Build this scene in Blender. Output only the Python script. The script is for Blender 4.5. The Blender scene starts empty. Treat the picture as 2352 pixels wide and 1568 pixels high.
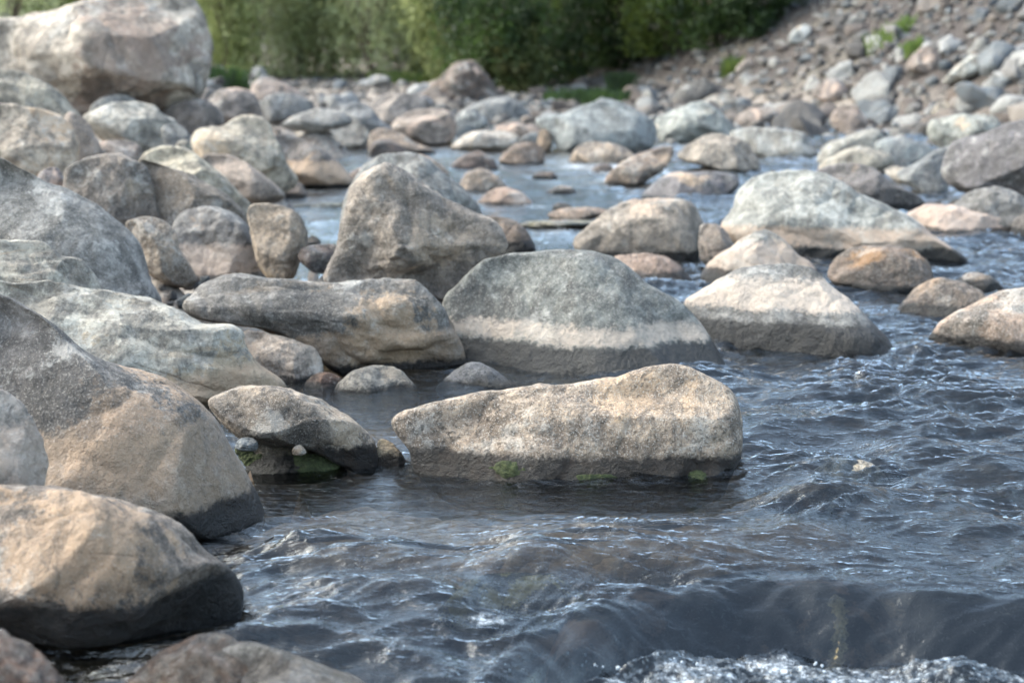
import bpy, math, random
import numpy as np
from mathutils import Vector

C = bpy.context.scene.collection
sc = bpy.context.scene
R = math.radians

# ------------------------------------------------------------------ camera
HC = 1.5            # camera height above the water
FP = 3619.0         # focal length in pixels of a 2352 px wide picture
Y0 = 105.0          # picture row of the horizon
PITCH = math.atan((784 - Y0) / FP)
cam = bpy.data.cameras.new('camera')
cam.sensor_width = 36.0
cam.lens = 36.0 * FP / 2352.0
cam.clip_start = 0.1
cam.clip_end = 600.0
cam.dof.use_dof = True
cam.dof.focus_distance = 5.45
cam.dof.aperture_fstop = 2.4
camo = bpy.data.objects.new('camera', cam)
C.objects.link(camo)
camo.location = (0, 0, HC)
camo.rotation_euler = (math.pi / 2 - PITCH, 0, 0)
sc.camera = camo

# ------------------------------------------------------------------ world
SUN_EL, SUN_AZ = 42.0, -78.0       # soft light from the upper left, a little in front
w = bpy.data.worlds.new('World'); sc.world = w; w.use_nodes = True
nt = w.node_tree; nt.nodes.clear()
wo = nt.nodes.new('ShaderNodeOutputWorld'); bg = nt.nodes.new('ShaderNodeBackground')
sky = nt.nodes.new('ShaderNodeTexSky'); sky.sky_type = 'NISHITA'; sky.sun_disc = False
sky.sun_elevation = R(SUN_EL); sky.sun_rotation = R(SUN_AZ)
sky.dust_density = 3.0; sky.air_density = 1.0; sky.ozone_density = 1.0
hs = nt.nodes.new('ShaderNodeHueSaturation'); hs.inputs['Saturation'].default_value = 0.74
nt.links.new(sky.outputs[0], hs.inputs['Color'])
mx = nt.nodes.new('ShaderNodeMix'); mx.data_type = 'RGBA'; mx.blend_type = 'MULTIPLY'; mx.inputs[0].default_value = 1.0; mx.inputs[7].default_value = (.90, 1.0, 1.0, 1)
nt.links.new(hs.outputs[0], mx.inputs[6]); nt.links.new(mx.outputs[2], bg.inputs['Color']); bg.inputs['Strength'].default_value = 0.15
nt.links.new(bg.outputs[0], wo.inputs['Surface'])
sl = bpy.data.lights.new('sun', 'SUN'); sl.energy = 0.72; sl.angle = R(60); sl.color = (1.0, 0.93, 0.84)
so = bpy.data.objects.new('sun', sl); C.objects.link(so)
d = Vector((math.sin(R(SUN_AZ)) * math.cos(R(SUN_EL)), math.cos(R(SUN_AZ)) * math.cos(R(SUN_EL)), math.sin(R(SUN_EL))))
so.rotation_euler = d.to_track_quat('Z', 'Y').to_euler(); so.location = (-6, 3, 12)

sc.view_settings.view_transform = 'Standard'
try: sc.view_settings.look = 'None'
except Exception: pass
sc.view_settings.exposure = 2.4
sc.view_settings.gamma = 1.0
sc.render.engine = 'CYCLES'
sc.cycles.use_denoising = True
sc.cycles.max_bounces = 6
sc.cycles.transparent_max_bounces = 12
sc.cycles.caustics_reflective = False
sc.cycles.caustics_refractive = False

# ------------------------------------------------------------------ numeric helpers
rngp = np.random.RandomState(7)
PERM = rngp.permutation(256); PERM = np.concatenate([PERM, PERM, PERM])
G3 = rngp.normal(size=(256, 3)); G3 /= np.linalg.norm(G3, axis=1)[:, None]
G2 = np.stack([np.cos(np.arange(256) * 2.399963), np.sin(np.arange(256) * 2.399963)], 1)

def fade(t): return t * t * t * (t * (t * 6 - 15) + 10)

def noise3(p):
    p = np.asarray(p, float); i = np.floor(p).astype(int); f = p - i; i &= 255
    u = fade(f); out = 0
    for dx in (0, 1):
        wx = u[:, 0] if dx else 1 - u[:, 0]
        for dy in (0, 1):
            wy = u[:, 1] if dy else 1 - u[:, 1]
            for dz in (0, 1):
                wz = u[:, 2] if dz else 1 - u[:, 2]
                h = PERM[PERM[PERM[(i[:, 0] + dx) & 255] + ((i[:, 1] + dy) & 255)] + ((i[:, 2] + dz) & 255)]
                g = G3[h]
                out = out + wx * wy * wz * (g[:, 0] * (f[:, 0] - dx) + g[:, 1] * (f[:, 1] - dy) + g[:, 2] * (f[:, 2] - dz))
    return out * 1.6

def noise2(x, y):
    ix = np.floor(x).astype(int); iy = np.floor(y).astype(int)
    fx = x - ix; fy = y - iy; ix &= 255; iy &= 255
    u = fade(fx); v = fade(fy); out = 0
    for dx in (0, 1):
        for dy in (0, 1):
            g = G2[PERM[PERM[(ix + dx) & 255] + ((iy + dy) & 255)]]
            out = out + (u if dx else 1 - u) * (v if dy else 1 - v) * (g[..., 0] * (fx - dx) + g[..., 1] * (fy - dy))
    return out * 1.5

def fbm3(p, o=4):
    s = 0; a = 1.0
    for k in range(o):
        s = s + a * noise3(p * 2.03 ** k + 17.3 * k); a *= 0.5
    return s

def sstep(a, b, x):
    t = np.clip((x - a) / (b - a), 0, 1); return t * t * (3 - 2 * t)

CAM = np.array([0, 0, HC])
FWD = np.array([0, math.cos(PITCH), -math.sin(PITCH)]); UPV = np.array([0, math.sin(PITCH), math.cos(PITCH)]); RGT = np.array([1.0, 0, 0])

def ray(px, py):
    px = np.asarray(px, float); py = np.asarray(py, float)
    return FWD + ((px - 1176) / FP)[..., None] * RGT - ((py - 784) / FP)[..., None] * UPV

def gpt(px, py, z=0.0):
    r = ray(px, py); t = (z - HC) / r[..., 2]
    return CAM + r * t[..., None]

def proj(v):
    zc = v @ FWD
    return 1176 + FP * (v @ RGT) / zc, 784 - FP * (v @ UPV) / zc

def lin(hx, k=1.0):
    hx = hx.lstrip('#'); o = []
    for i in (0, 2, 4):
        c = int(hx[i:i + 2], 16) / 255
        o.append(min(1, k * (c / 12.92 if c <= 0.04045 else ((c + 0.055) / 1.055) ** 2.4)))
    return tuple(o) + (1.0,)

def mesh_from(name, verts, faces, smooth=True):
    me = bpy.data.meshes.new(name)
    verts = np.asarray(verts, np.float32); faces = np.asarray(faces, np.int32)
    k = faces.shape[1]
    me.vertices.add(len(verts)); me.vertices.foreach_set('co', verts.ravel())
    me.loops.add(faces.size); me.loops.foreach_set('vertex_index', faces.ravel())
    me.polygons.add(len(faces)); me.polygons.foreach_set('loop_start', np.arange(0, faces.size, k, dtype=np.int32))
    me.polygons.foreach_set('loop_total', np.full(len(faces), k, np.int32))
    me.update(calc_edges=True); me.validate()
    me.polygons.foreach_set('use_smooth', np.full(len(me.polygons), smooth, bool))
    return me

def link(name, me, mat=None, parent=None, loc=(0, 0, 0)):
    o = bpy.data.objects.new(name, me); C.objects.link(o); o.location = loc
    if mat is not None and me is not None and len(me.materials) == 0: me.materials.append(mat)
    if parent is not None: o.parent = parent
    return o

def tag(o, label=None, cat=None, group=None, kind=None):
    if label: o['label'] = label
    if cat: o['category'] = cat
    if group: o['group'] = group
    if kind: o['kind'] = kind
    return o

_ico = {}
def ico(n):
    if n in _ico: return _ico[n]
    t = (1 + 5 ** .5) / 2
    v = [(-1, t, 0), (1, t, 0), (-1, -t, 0), (1, -t, 0), (0, -1, t), (0, 1, t), (0, -1, -t), (0, 1, -t), (t, 0, -1), (t, 0, 1), (-t, 0, -1), (-t, 0, 1)]
    f = [(0, 11, 5), (0, 5, 1), (0, 1, 7), (0, 7, 10), (0, 10, 11), (1, 5, 9), (5, 11, 4), (11, 10, 2), (10, 7, 6), (7, 1, 8), (3, 9, 4), (3, 4, 2), (3, 2, 6), (3, 6, 8), (3, 8, 9), (4, 9, 5), (2, 4, 11), (6, 2, 10), (8, 6, 7), (9, 8, 1)]
    v = np.array(v, float); v /= np.linalg.norm(v, axis=1)[:, None]; f = np.array(f)
    for _ in range(n):
        e = np.concatenate([f[:, [0, 1]], f[:, [1, 2]], f[:, [2, 0]]]); e.sort(axis=1)
        ue, inv = np.unique(e, axis=0, return_inverse=True); inv = inv.ravel()
        m = v[ue[:, 0]] + v[ue[:, 1]]; m /= np.linalg.norm(m, axis=1)[:, None]
        base = len(v); v = np.concatenate([v, m]); k = len(f)
        a, b, c = inv[:k] + base, inv[k:2 * k] + base, inv[2 * k:] + base
        f = np.concatenate([np.stack([f[:, 0], a, c], 1), np.stack([f[:, 1], b, a], 1), np.stack([f[:, 2], c, b], 1), np.stack([a, b, c], 1)])
    _ico[n] = (v, f); return _ico[n]

# ------------------------------------------------------------------ materials
def newmat(name):
    m = bpy.data.materials.new(name); m.use_nodes = True; m.node_tree.nodes.clear(); return m

class NB:
    """small node builder"""
    def __init__(s, tree): s.t = tree
    def n(s, typ, ins=None, **props):
        nd = s.t.nodes.new(typ)
        for k, v in props.items(): setattr(nd, k, v)
        for k, v in (ins or {}).items(): s.set(nd, k, v)
        return nd
    def set(s, nd, k, v):
        if isinstance(v, bpy.types.NodeSocket): s.t.links.new(v, nd.inputs[k])
        else: nd.inputs[k].default_value = v
    def math(s, op, a, b=0.0, c=None, clamp=False):
        nd = s.n('ShaderNodeMath', operation=op, use_clamp=clamp); s.set(nd, 0, a); s.set(nd, 1, b)
        if c is not None: s.set(nd, 2, c)
        return nd.outputs[0]
    def mix(s, f, a, b, blend='MIX'):
        nd = s.n('ShaderNodeMix', data_type='RGBA', blend_type=blend)
        s.set(nd, 0, f); s.set(nd, 6, a); s.set(nd, 7, b); return nd.outputs[2]
    def noise(s, vec, scale, detail=4, rough=0.55, dist=0.0):
        nd = s.n('ShaderNodeTexNoise', {'Vector': vec, 'Scale': scale, 'Detail': detail, 'Roughness': rough, 'Distortion': dist}); return nd.outputs['Fac']
    def ramp(s, f, lo, hi):   # smooth 0..1 between lo and hi
        nd = s.n('ShaderNodeMapRange', {'Value': f, 'From Min': lo, 'From Max': hi}, interpolation_type='SMOOTHSTEP', clamp=True); return nd.outputs[0]

def rock_group():
    g = bpy.data.node_groups.new('rock_surface', 'ShaderNodeTree')
    I = g.interface
    def inp(n, t, dv):
        so_ = I.new_socket(n, in_out='INPUT', socket_type=t); so_.default_value = dv
    for n, dv in (('A', (.3, .3, .3, 1)), ('B', (.2, .2, .2, 1)), ('Patch', (.5, .4, .3, 1)), ('Band', (.5, .42, .37, 1))): inp(n, 'NodeSocketColor', dv)
    for n, dv in (('PatchAmt', .3), ('Grain', .5), ('Strata', 0.), ('DarkTop', .04), ('BandLo', .1), ('BandHi', .2), ('BandAmt', .0), ('Scale', 1.), ('Bump', 1.), ('Rough', .85), ('Crack', .3), ('Pale', 1.)): inp(n, 'NodeSocketFloat', dv)
    for n in ('SpotP', 'SpotD'): I.new_socket(n, in_out='INPUT', socket_type='NodeSocketVector')
    for n in ('SpotPr', 'SpotDr'): inp(n, 'NodeSocketFloat', 0.)
    I.new_socket('BSDF', in_out='OUTPUT', socket_type='NodeSocketShader')
    b = NB(g); gi = b.n('NodeGroupInput'); go = b.n('NodeGroupOutput'); i = gi.outputs
    tc = b.n('ShaderNodeTexCoord'); oi = b.n('ShaderNodeObjectInfo')
    off = b.n('ShaderNodeVectorMath', operation='SCALE'); off.inputs[0].default_value = (31., 57., 13.); b.set(off, 'Scale', oi.outputs['Random'])
    av = b.n('ShaderNodeVectorMath', {0: tc.outputs['Object'], 1: off.outputs[0]}, operation='ADD')
    sv = b.n('ShaderNodeVectorMath', {0: av.outputs[0]}, operation='SCALE'); b.set(sv, 'Scale', i['Scale'])
    V = sv.outputs[0]
    n0 = b.noise(V, 1.6, 5, .6, .5)
    n1 = b.noise(V, 6.0, 8, .74, .3)
    n2 = b.noise(V, 38.0, 4, .7)
    n3 = b.noise(V, 120.0, 3, .7)
    # stretched layering
    mp = b.n('ShaderNodeMapping', {'Vector': V, 'Rotation': (.15, .3, .2), 'Scale': (1.2, 1.2, 9.0)})
    ns = b.noise(mp.outputs[0], 2.0, 6, .62, .6)
    bdk = b.mix(.4, i['B'], (.04, .036, .032, 1))
    base = b.mix(b.ramp(n1, .40, .58), bdk, i['A'])
    nm_ = b.noise(V, 19.0, 5, .72, .5)
    base = b.mix(b.math('MULTIPLY', b.ramp(nm_, .47, .60), .9), base, b.mix(.42, base, (.02, .018, .016, 1)))
    base = b.mix(b.math('MULTIPLY', b.ramp(nm_, .44, .34), .5), base, b.mix(.35, base, (.62, .58, .53, 1)))
    big = b.mix(b.ramp(n0, .4, .72), base, b.mix(.5, base, i['B']))
    st = b.mix(b.math('MULTIPLY', i['Strata'], b.ramp(ns, .48, .62)), big, i['B'])
    st = b.mix(b.math('MULTIPLY', i['Strata'], b.math('MULTIPLY', b.ramp(ns, .42, .34), .6)), st, i['Patch'])
    # tan mineral patches with ragged rims
    nP = b.math('ADD', b.noise(V, 1.9, 3, .5, .8), b.math('MULTIPLY', b.math('SUBTRACT', n2, .5), .28))
    nP = b.math('ADD', nP, b.math('MULTIPLY', b.math('SUBTRACT', n1, .5), .25))
    geo0 = b.n('ShaderNodeNewGeometry')
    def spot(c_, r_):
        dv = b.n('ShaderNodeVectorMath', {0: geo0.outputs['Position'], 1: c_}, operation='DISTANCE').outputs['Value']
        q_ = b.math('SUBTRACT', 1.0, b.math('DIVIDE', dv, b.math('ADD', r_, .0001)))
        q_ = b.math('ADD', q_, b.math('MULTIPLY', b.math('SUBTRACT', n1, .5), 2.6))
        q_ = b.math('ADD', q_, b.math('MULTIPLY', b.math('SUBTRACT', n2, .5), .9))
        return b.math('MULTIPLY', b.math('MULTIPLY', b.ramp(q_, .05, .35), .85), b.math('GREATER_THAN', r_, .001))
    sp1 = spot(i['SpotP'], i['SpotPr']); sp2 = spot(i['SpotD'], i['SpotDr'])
    thr = b.math('SUBTRACT', .80, b.math('MULTIPLY', i['PatchAmt'], .45))
    pf = b.math('MAXIMUM', b.ramp(b.math('SUBTRACT', nP, thr), -.02, .05), sp1)
    c = b.mix(b.math('MULTIPLY', pf, .85), st, i['Patch'])
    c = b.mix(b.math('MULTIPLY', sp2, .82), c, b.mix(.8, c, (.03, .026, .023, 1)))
    mst = b.n('ShaderNodeMapping', {'Vector': V, 'Scale': (3.2, 3.2, .9)})
    stn = b.noise(mst.outputs[0], 1.5, 7, .72, .8)
    c = b.mix(b.math('MULTIPLY', b.ramp(stn, .51, .61), .72), c, b.mix(.66, c, (.045, .038, .032, 1)))
    pl_ = b.noise(V, 3.3, 8, .78, .2)
    c = b.mix(b.math('MULTIPLY', i['Pale'], b.math('MULTIPLY', b.ramp(pl_, .54, .62), .6)), c, b.mix(.55, c, (.60, .56, .50, 1)))
    # mineral grain: dark and pale specks
    dk = b.math('MULTIPLY', b.ramp(n2, .52, .62), b.math('MULTIPLY', i['Grain'], .75))
    c = b.mix(dk, c, b.mix(.72, c, (.02, .018, .016, 1)))
    lt = b.math('MULTIPLY', b.ramp(n3, .53, .64), b.math('MULTIPLY', i['Grain'], .7))
    c = b.mix(lt, c, b.mix(.6, c, (.75, .68, .6, 1)))
    n5 = b.noise(V, 14.0, 5, .75, .4)
    c = b.mix(b.math('MULTIPLY', b.ramp(n5, .57, .67), .65), c, b.mix(.6, c, (.03, .027, .025, 1)))
    # high water marks left on the stone: pale mineral band, dark soaked foot
    geo = b.n('ShaderNodeNewGeometry'); sx = b.n('ShaderNodeSeparateXYZ', {0: geo.outputs['Position']}); z = sx.outputs['Z']
    wn = b.math('ADD', b.math('MULTIPLY', b.math('SUBTRACT', b.noise(geo.outputs['Position'], 3.5, 8, .72), .5), .10),
                b.math('MULTIPLY', b.math('SUBTRACT', n2, .5), .09))
    zz = b.math('ADD', z, wn)
    up = b.ramp(b.math('SUBTRACT', zz, i['BandLo']), -.012, .012)
    dn = b.ramp(b.math('SUBTRACT', i['BandHi'], zz), -.02, .02)
    bf = b.math('MULTIPLY', b.math('MULTIPLY', up, dn), b.math('MULTIPLY', i['BandAmt'], b.math('ADD', .58, b.math('MULTIPLY', b.ramp(n1, .60, .46), .42))))
    c = b.mix(bf, c, b.mix(b.math('MULTIPLY', b.ramp(n2, .5, .62), .25), i['Band'], c))
    zd = b.math('ADD', z, b.math('SUBTRACT', b.math('MULTIPLY', wn, .8), .045))
    wet = b.ramp(b.math('SUBTRACT', i['DarkTop'], zd), -.012, .016)
    c = b.mix(wet, c, b.mix(1.0, c, (.055, .044, .036, 1), 'MULTIPLY'))
    ro = b.math('SUBTRACT', i['Rough'], b.math('MULTIPLY', wet, .42))
    # relief
    vo = b.n('ShaderNodeTexVoronoi', {'Vector': b.mix(.12, V, b.n('ShaderNodeTexNoise', {'Vector': V, 'Scale': 2.0}).outputs['Color']), 'Scale': 1.5}, feature='DISTANCE_TO_EDGE')
    cr = b.math('MULTIPLY', b.ramp(vo.outputs[0], .012, .0), i['Crack'])
    cr = b.math('MULTIPLY', cr, b.ramp(n0, .47, .60))
    c = b.mix(b.math('MULTIPLY', cr, .6), c, (.03, .025, .02, 1))
    h = b.math('ADD', b.math('MULTIPLY', n1, .042), b.math('ADD', b.math('MULTIPLY', n2, .010), b.math('MULTIPLY', nm_, .014)))
    h = b.math('ADD', h, b.math('MULTIPLY', n3, .0042))
    h = b.math('ADD', h, b.math('MULTIPLY', pl_, .05))
    h = b.math('ADD', h, b.math('MULTIPLY', b.math('MULTIPLY', ns, i['Strata']), .03))
    h = b.math('SUBTRACT', h, b.math('MULTIPLY', cr, .012))
    h = b.math('SUBTRACT', h, b.math('MULTIPLY', b.math('MULTIPLY', pf, n5), .006))
    h = b.math('MULTIPLY', h, i['Bump'])
    bm = b.n('ShaderNodeBump', {'Strength': 1.0, 'Distance': 1.0, 'Height': h})
    p = b.n('ShaderNodeBsdfPrincipled', {'Base Color': c, 'Roughness': ro, 'Normal': bm.outputs[0]})
    b.t.links.new(p.outputs[0], go.inputs['BSDF'])
    return g

ROCKG = rock_group()
PRE = {
 'tan':   dict(A='#a39488', B='#84776c', Patch='#b89f88', PatchAmt=.35, Grain=.8),
 'grey':  dict(A='#83837f', B='#696966', Patch='#9a8f82', PatchAmt=.12, Grain=.55),
 'dark':  dict(A='#77716c', B='#5b5551', Patch='#b69a7c', PatchAmt=.3, Grain=.6),
 'pale':  dict(A='#c4bbac', B='#a1978a', Patch='#c1ac95', PatchAmt=.35, Grain=.3),
 'blue':  dict(A='#a2a5a2', B='#858480', Patch='#b59f87', PatchAmt=.3, Grain=.3, Strata=.5),
 'slate': dict(A='#80868a', B='#686c70', Patch='#9a9390', PatchAmt=.15, Grain=.3),
 'pink':  dict(A='#a39287', B='#88786e', Patch='#bba393', PatchAmt=.4, Grain=.4),
 'brown': dict(A='#7b6a5e', B='#5b4d44', Patch='#9c846c', PatchAmt=.3, Grain=.5),
 'wet':   dict(A='#41362f', B='#2a2320', Patch='#5c4838', PatchAmt=.3, Grain=.3, Rough=.16, Pale=.12),
 'ochre': dict(A='#a89784', B='#86745f', Patch='#b8a284', PatchAmt=.3, Grain=.4),
}
def rlin(h, sat=.97, k=.93):
    c = lin(h)[:3]; l = .3 * c[0] + .59 * c[1] + .11 * c[2]
    t = [l + (x - l) * sat for x in c]; return (t[0] * k * 1.035, t[1] * k * .975, t[2] * k * .915, 1)
def rockmat(name, pre, **kw):
    m = newmat(name); b = NB(m.node_tree)
    gn = b.n('ShaderNodeGroup'); gn.node_tree = ROCKG
    P = dict(PRE[pre]); P.update(kw)
    for k, v in P.items():
        gn.inputs[k].default_value = rlin(v) if isinstance(v, str) else v
    if 'Band' not in P: gn.inputs['Band'].default_value = rlin('#b3a69a')
    o = b.n('ShaderNodeOutputMaterial'); b.t.links.new(gn.outputs[0], o.inputs['Surface'])
    return m

# ------------------------------------------------------------------ terrain height
def left_edge(y): return -0.75 - 0.085 * y
def terrain(x, y):
    x = np.asarray(x, float); y = np.asarray(y, float)
    z = -0.30 - 0.26 * sstep(4.6, 3.9, y)
    for px, py, wx, wy, hh in ((1330,1165,.95,.34,.22),(740,1140,.40,.34,.15),(850,930,.45,.5,.18),(1900,1090,.5,.25,.14)):
        c = gpt(px, py); z = z + hh * np.exp(-((x - c[0]) / wx) ** 2 - ((y - c[1]) / wy) ** 2)
    # gravel bar upstream
    far = 0.021 * (y - 27)
    z = np.where(y > 12, np.maximum(z, np.minimum(far, .55) + .0 * y), z)
    z = z + 0.30 * np.clip(y - 56, 0, 60)
    # left bank
    dl = left_edge(y) - x
    z = np.maximum(z, -.12 + .26 * np.clip(dl, -3, 4) + .08 * np.clip(dl - 4, 0, 30))
    # low stony bank on the right, upstream
    dr = x - (4.7 - .03 * (y - 14))
    z = np.maximum(z, (-.12 + .10 * np.clip(dr, -5, 50)) * sstep(12, 14.5, y) + (-.4) * (1 - sstep(12, 14.5, y)))
    # scree slope
    ds = (x - 8.1) * .96 + (y - 25) * .284
    z = np.maximum(z, .08 + .62 * np.clip(ds, -20, 30))
    z = np.minimum(z, 60)
    return z + .03 * noise2(x * .9, y * .9) + .012 * noise2(x * 4, y * 4)

def hit(px, py):
    r = ray(px, py); t = 3.0 * 1.004 ** np.arange(980)
    p = CAM + r * t[:, None]; bl = p[:, 2] < terrain(p[:, 0], p[:, 1])
    return p[int(np.argmax(bl))] if bl.any() else CAM + r * 150

# ------------------------------------------------------------------ rock builder
def outline_radius(u, v):
    """closed smooth curve through the points -> radius for every angle"""
    n = len(u); uu = []; vv = []
    T = np.linspace(0, 1, 14, endpoint=False)
    P = np.stack([u, v], 1)
    for i in range(n):
        p0, p1, p2, p3 = P[i - 1], P[i], P[(i + 1) % n], P[(i + 2) % n]
        for t in T:
            q = .5 * ((2 * p1) + (-p0 + p2) * t + (2 * p0 - 5 * p1 + 4 * p2 - p3) * t * t + (-p0 + 3 * p1 - 3 * p2 + p3) * t ** 3)
            uu.append(q[0]); vv.append(q[1])
    uu = np.array(uu); vv = np.array(vv)
    th = np.arctan2(vv, uu); r = np.hypot(uu, vv)
    nb = 360; bins = np.full(nb, -1.0); idx = ((th + np.pi) / (2 * np.pi) * nb).astype(int) % nb
    np.maximum.at(bins, idx, r)
    ok = bins > 0; xs = np.arange(nb)[ok]
    full = np.interp(np.arange(nb), xs, bins[ok], period=nb)
    k = np.array([1, 2, 3, 2, 1.]); k /= k.sum()
    full = sum(np.roll(full, s) * kk for s, kk in zip((-2, -1, 0, 1, 2), k))
    return full

SEED = [100]
ROCKS = []       # (x, y, zbase, radius, name)
def rock(name, label, cat, pts, mat, D=None, at=None, zb=0.0, ext=None, sub=5, dep=.75, eps=.78, lean=.22, fac=5, rough=1.0, strata=0., group=None, seed=None, cen=None, dmin=.74, planes=(), sP=None, sD=None, sl=0., parent=None, soft=.85):
    """pts: outline in picture pixels. at=(x,y): pixel where the front of the rock meets height zb. ext: rows the hidden foot reaches below the last outline row (open outline)."""
    SEED[0] += 1; rs = np.random.RandomState(seed if seed is not None else SEED[0])
    P = np.array(pts, float)
    if ext is not None:     # open outline: close it under the water line
        a, c_ = P[0], P[-1]; wd = P[:, 0].max() - P[:, 0].min(); yb = max(a[1], c_[1])
        low = [(c_[0] - .03 * wd, c_[1] + .55 * ext), (c_[0] * .8 + a[0] * .2, yb + .9 * ext), ((a[0] + c_[0]) / 2, yb + ext), (a[0] * .8 + c_[0] * .2, yb + .9 * ext), (a[0] + .03 * wd, a[1] + .55 * ext)]
        P = np.concatenate([P, np.array(low)])
    cx, cy = (P.min(0) + P.max(0)) / 2 if cen is None else cen
    wdir = ray(cx, cy); wl = np.linalg.norm(wdir); wdir = wdir / wl
    rr = np.cross(wdir, [0, 0, 1]); rr /= np.linalg.norm(rr); uu = np.cross(rr, wdir)
    rays = ray(P[:, 0], P[:, 1]); s = 1 / (rays @ wdir); Q = rays * s[:, None] - wdir
    rad = outline_radius(Q @ rr, Q @ uu)
    hw = (Q @ rr).max() - (Q @ rr).min(); hh = (Q @ uu).max() - (Q @ uu).min(); hw /= 2; hh /= 2
    size = (hw * hh) ** .5
    V, F = ico(sub)
    a, b_, c_ = V[:, 0], V[:, 1], V[:, 2]          # c_ > 0 is towards the viewer
    th = np.arctan2(b_, a); rho = np.clip(np.hypot(a, b_), 0, 1)
    rad_i = np.interp((th + np.pi) / (2 * np.pi) * 360 - .5, np.arange(360), rad, period=360)
    inner = np.clip(1 - rho, 0, 1) ** 1.5
    rad_i = rad_i * (1 - .35 * inner) + .35 * inner * size      # soften star shaped ridges inward
    rh = rho ** eps; dz = np.sign(c_) * np.abs(c_) ** eps
    dp = dep * (size * .6 + hw * .4)
    X = rad_i * rh * np.cos(th); Y = rad_i * rh * np.sin(th); Z = dp * dz
    # facets
    N3 = np.stack([X / hw, Y / hh, Z / dp], 1)
    for k in range(fac):
        n = rs.normal(size=3); n[2] = abs(n[2]) * 1.1 + .35; n[1] = n[1] * .8 + .15; n /= np.linalg.norm(n)
        dd = rs.uniform(dmin, .95); e = N3 @ n - dd
        q = np.where(e > 0, e, 0) * soft
        N3 = N3 - q[:, None] * n
    for nx_, ny_, nz_, dd in planes:
        n = np.array([nx_, ny_, nz_], float); n /= np.linalg.norm(n); e = N3 @ n - dd; q = .5 * (e + np.sqrt(e * e + .0016)); N3 = N3 - (q * .93)[:, None] * n
    # keep the silhouette: relax the cut near the rim
    keep = sstep(.0, .55, np.abs(c_))[:, None]
    N3 = N3 * keep + np.stack([X / hw, Y / hh, Z / dp], 1) * (1 - keep)
    X, Y, Z = N3[:, 0] * hw, N3[:, 1] * hh, N3[:, 2] * dp
    Z = Z + lean * dp * (-Y / hh) * sstep(-.1, .5, c_)
    X = X + sl * Z
    S = wdir + X[:, None] * rr + Y[:, None] * uu - Z[:, None] * wdir
    if D is None:
        if zb == 0 and gpt(at[0], at[1])[1] > 12.8: zb = .06
        fx, fy = proj(S); m = c_ > .02
        dist = (fx - at[0]) ** 2 + (fy - at[1]) ** 2; dist[~m] = 1e12
        j = int(np.argmin(dist)); D = (zb - HC) / S[j, 2]
    Wp = CAM + S * D; cc = CAM + wdir * D; szm = size * D
    nrm = np.stack([X / hw ** 2, Y / hh ** 2, Z / dp ** 2], 1); nrm = nrm[:, :1] * rr + nrm[:, 1:2] * uu - nrm[:, 2:] * wdir
    nrm /= np.linalg.norm(nrm, axis=1)[:, None] + 1e-9
    so_ = rs.uniform(0, 90, 3); q = (Wp - cc) / szm
    rim = .35 + .65 * sstep(.0, .5, np.abs(c_))
    dsp = .085 * szm * noise3(q * 1.1 + so_) * rim + .035 * szm * fbm3(q * 2.6 + so_ + 9, 4)
    rg = 1 - np.abs(noise3(q * 1.7 + so_ + 40)) * 2.2
    dsp = dsp - .03 * szm * np.clip(rg, 0, 1) ** 3 * rim
    if strata:
        tl = q @ np.array([.25, .1, 1.0]); wob = tl * 3.2 + 1.2 * noise3(q * 1.2 + so_ + 3)
        stp = wob - np.floor(wob); dsp = dsp + rim * strata * szm * .07 * (sstep(0, .75, stp) - sstep(.8, 1., stp)) + rim * strata * szm * .04 * noise3(np.stack([q[:, 0] * 2, q[:, 1] * 2, tl * 9], 1))
    Wp = Wp + nrm * (dsp * rough)[:, None]
    zmin = Wp[:, 2].min(); org = np.array([cc[0], cc[1], zmin])
    me = mesh_from(name, Wp - org, F)
    o = link(name, me, mat, parent, org)
    if label: tag(o, label, cat, group)
    zc = HC + 0 if False else zmin
    ROCKS.append((cc[0], cc[1], zmin, zmin + .16 * (Wp[:, 2].max() - zmin), hw * D, at is not None and zb <= 0.061))
    gn_ = [n_ for n_ in mat.node_tree.nodes if n_.type == 'GROUP'][0]
    for sp_, k1, k2 in ((sP, 'SpotP', 'SpotPr'), (sD, 'SpotD', 'SpotDr')):
        if sp_:
            fx, fy = proj(S); dist = (fx - sp_[0]) ** 2 + (fy - sp_[1]) ** 2; dist[c_ < .02] = 1e12; j = int(np.argmin(dist))
            gn_.inputs[k1].default_value = tuple(Wp[j]); gn_.inputs[k2].default_value = sp_[2] / FP * D
    return o

M = rockmat
# ================================================================== the rocks, front to back
# --- near left bank
rock('boulder', 'blotchy tan and dark boulder leaning out over black water, lowest of the left bank', 'boulder',
 [(-200,1135),(-60,1108),(0,1112),(100,1116),(200,1133),(300,1163),(380,1195),(430,1228),(470,1268),(512,1295),(548,1325),(558,1370),(550,1420),(520,1448),(450,1470),(330,1482),(200,1487),(90,1480),(20,1452),(-80,1440),(-220,1430)],
 M('stone_blotchy','tan',A='#998b7f',B='#6c5f55',Patch='#b89c80',PatchAmt=.48,Grain=.45,DarkTop=.12,Scale=1.6,Crack=.5), at=(520,1440), zb=-.0, sub=6, dep=.85, sP=(180,1230,190), sD=(520,1380,130), seed=3, lean=-.1, cen=(200,1300), fac=4)
rock('boulder', 'reddish brown wet boulder in the bottom left corner of the picture', 'boulder',
 [(-80,1475),(0,1446),(25,1462),(60,1475),(98,1500),(130,1540),(160,1600),(130,1690),(0,1720),(-90,1690)],
 M('stone_red_brown','brown',A='#74503c',B='#4a3024',Patch='#94705a',PatchAmt=.3,Strata=.4,Rough=.25,Pale=.3,Scale=2,DarkTop=-.1), D=3.45, sub=5, dep=.9, seed=5)
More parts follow.
